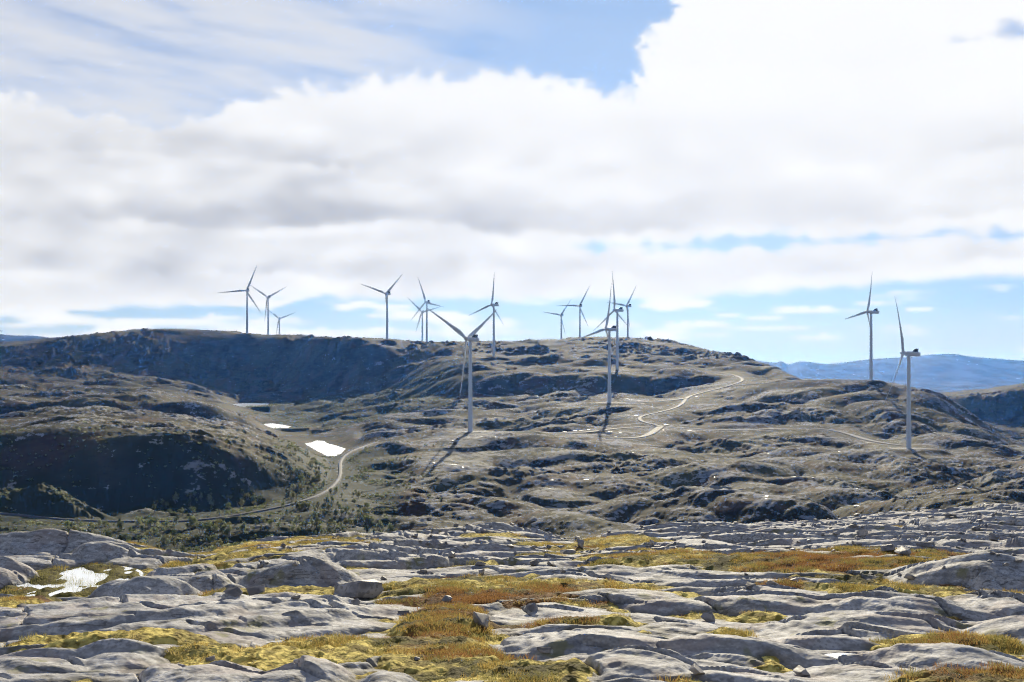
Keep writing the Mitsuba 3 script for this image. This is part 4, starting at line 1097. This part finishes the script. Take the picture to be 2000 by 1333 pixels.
for (x0, x1), (y0, y1), cnt, (h0, h1), lb, gr in REG:
    made = 0
    while made < cnt:
        px, py = rt.uniform(x0, x1), rt.uniform(y0, y1)
        if x0 == 570 and py < 1050 - (760 - px) * 0.95 - 20:
            continue
        P = first_hit(mid, U_MID, Y_MID, px, py)
        if P[1] < 430 or P[1] > 1000 or cKDTree(rp[:, :2]).query(P[:2])[0] < 6:
            continue
        if float(pf(P[0] / 22, P[1] / 20, 3, 373)) < rt.uniform(-0.35, 0.35):
            continue
        h = rt.uniform(h0, h1) * (1.3 if rt.random() < 0.2 else 1.0)
        k = thing('birch_tree', lb, 'tree', gr)
        M = T().translate([P[0], P[1], float(ground(P[0], P[1]))]).rotate([0, 0, 1], rt.uniform(0, 360)).scale([h * rt.uniform(0.9, 1.3), h * rt.uniform(0.9, 1.3), h])
        t_, c_ = TREES[rt.integers(8)]
        scene[k + '__trunk'] = {**t_, 'to_world': M}
        scene[k + '__crown'] = {**c_, 'to_world': M}
        made += 1
for i in range(4):
    scene[f'scrub_{i}'] = {'type': 'shapegroup', 'scrub': ply(crown(80 + i, 70, 0.7, 0.42, 0.3, 0.16, 7), LEAFM[i], False)}
wsc = (np.clip(bush, 0, 1) * np.clip(0.02 + 1.8 * pf(XX / 30, YY / 26, 4, 371), 0, 1) * (rdist > 3) * (lake > 4) * np.gradient(XX, axis=1) * np.gradient(YY, axis=0) * (YY > 430)).ravel()
for n_, q in enumerate(rt.choice(wsc.size, 7000, replace=False, p=wsc / wsc.sum())):
    s = rt.uniform(0.8, 2.0)
    instance('birch_scrub', n_ + 1, f'scrub_{rt.integers(4)}', T().translate([XX.ravel()[q], YY.ravel()[q], mid.ravel()[q] + 0.1 * s]).rotate([0, 0, 1], rt.uniform(0, 360)).scale([s, s, s * rt.uniform(0.7, 1.3)]))
labels['birch_scrub'] = {'label': 'low birch and willow scrub covering the valley slopes', 'kind': 'stuff'}

# ------------------------------------------------------------------ guard rail above the tarn
Q = ROADS[0][1]
cpx = CX + F * Q[:, 0] / Q[:, 1]
sel = (cpx > 672) & (Q[:, 1] > 830)
G = Q[sel][:60]
d_ = np.gradient(G[:, :2], axis=0)
d_ /= np.linalg.norm(d_, axis=1, keepdims=True)
side = np.stack([-d_[:, 1], d_[:, 0]], 1)
gxy = G[:, :2] + side * 2.4
gz_ = np.array([float(ground(*p)) for p in G[:, :2]]) + 0.3
k = thing('guard_rail', 'long steel guard rail along the road bend above the small tarn', 'guard rail')
rings_ = []
for p, s_, z in zip(gxy, side, gz_):
    c = np.array([p[0], p[1], z])
    n3 = np.array([s_[0], s_[1], 0]) * 0.06
    rings_.append([c + n3 + [0, 0, 0.45], c - n3 + [0, 0, 0.45], c - n3 + [0, 0, 0.85], c + n3 + [0, 0, 0.85]])
put(k + '__rail', tube_rings(rings_), 'm_guard', False)
for i in range(0, len(G), 2):
    put(k + '__post' + ('' if i == 0 else f'_{i // 2:03d}'), trimesh.creation.box((0.12, 0.12, 1.3), trimesh.transformations.translation_matrix([gxy[i, 0] + side[i, 0] * 0.13, gxy[i, 1] + side[i, 1] * 0.13, gz_[i] + 0.15])), 'm_guard', False)

# ------------------------------------------------------------------ air
HZ = dict(lo=(-13000.0, -4000.0, -620.0), hi=(13000.0, 17500.0, 190.0))
scene['haze'] = {'type': 'cube', 'to_world': T().translate([(a + b) / 2 for a, b in zip(HZ['lo'], HZ['hi'])]).scale([(b - a) / 2 for a, b in zip(HZ['lo'], HZ['hi'])]),
                 'bsdf': {'type': 'null'}, 'interior': {'type': 'ref', 'id': 'air'}}
labels['haze'] = {'kind': 'stuff', 'label': 'thin blue haze of the distance'}
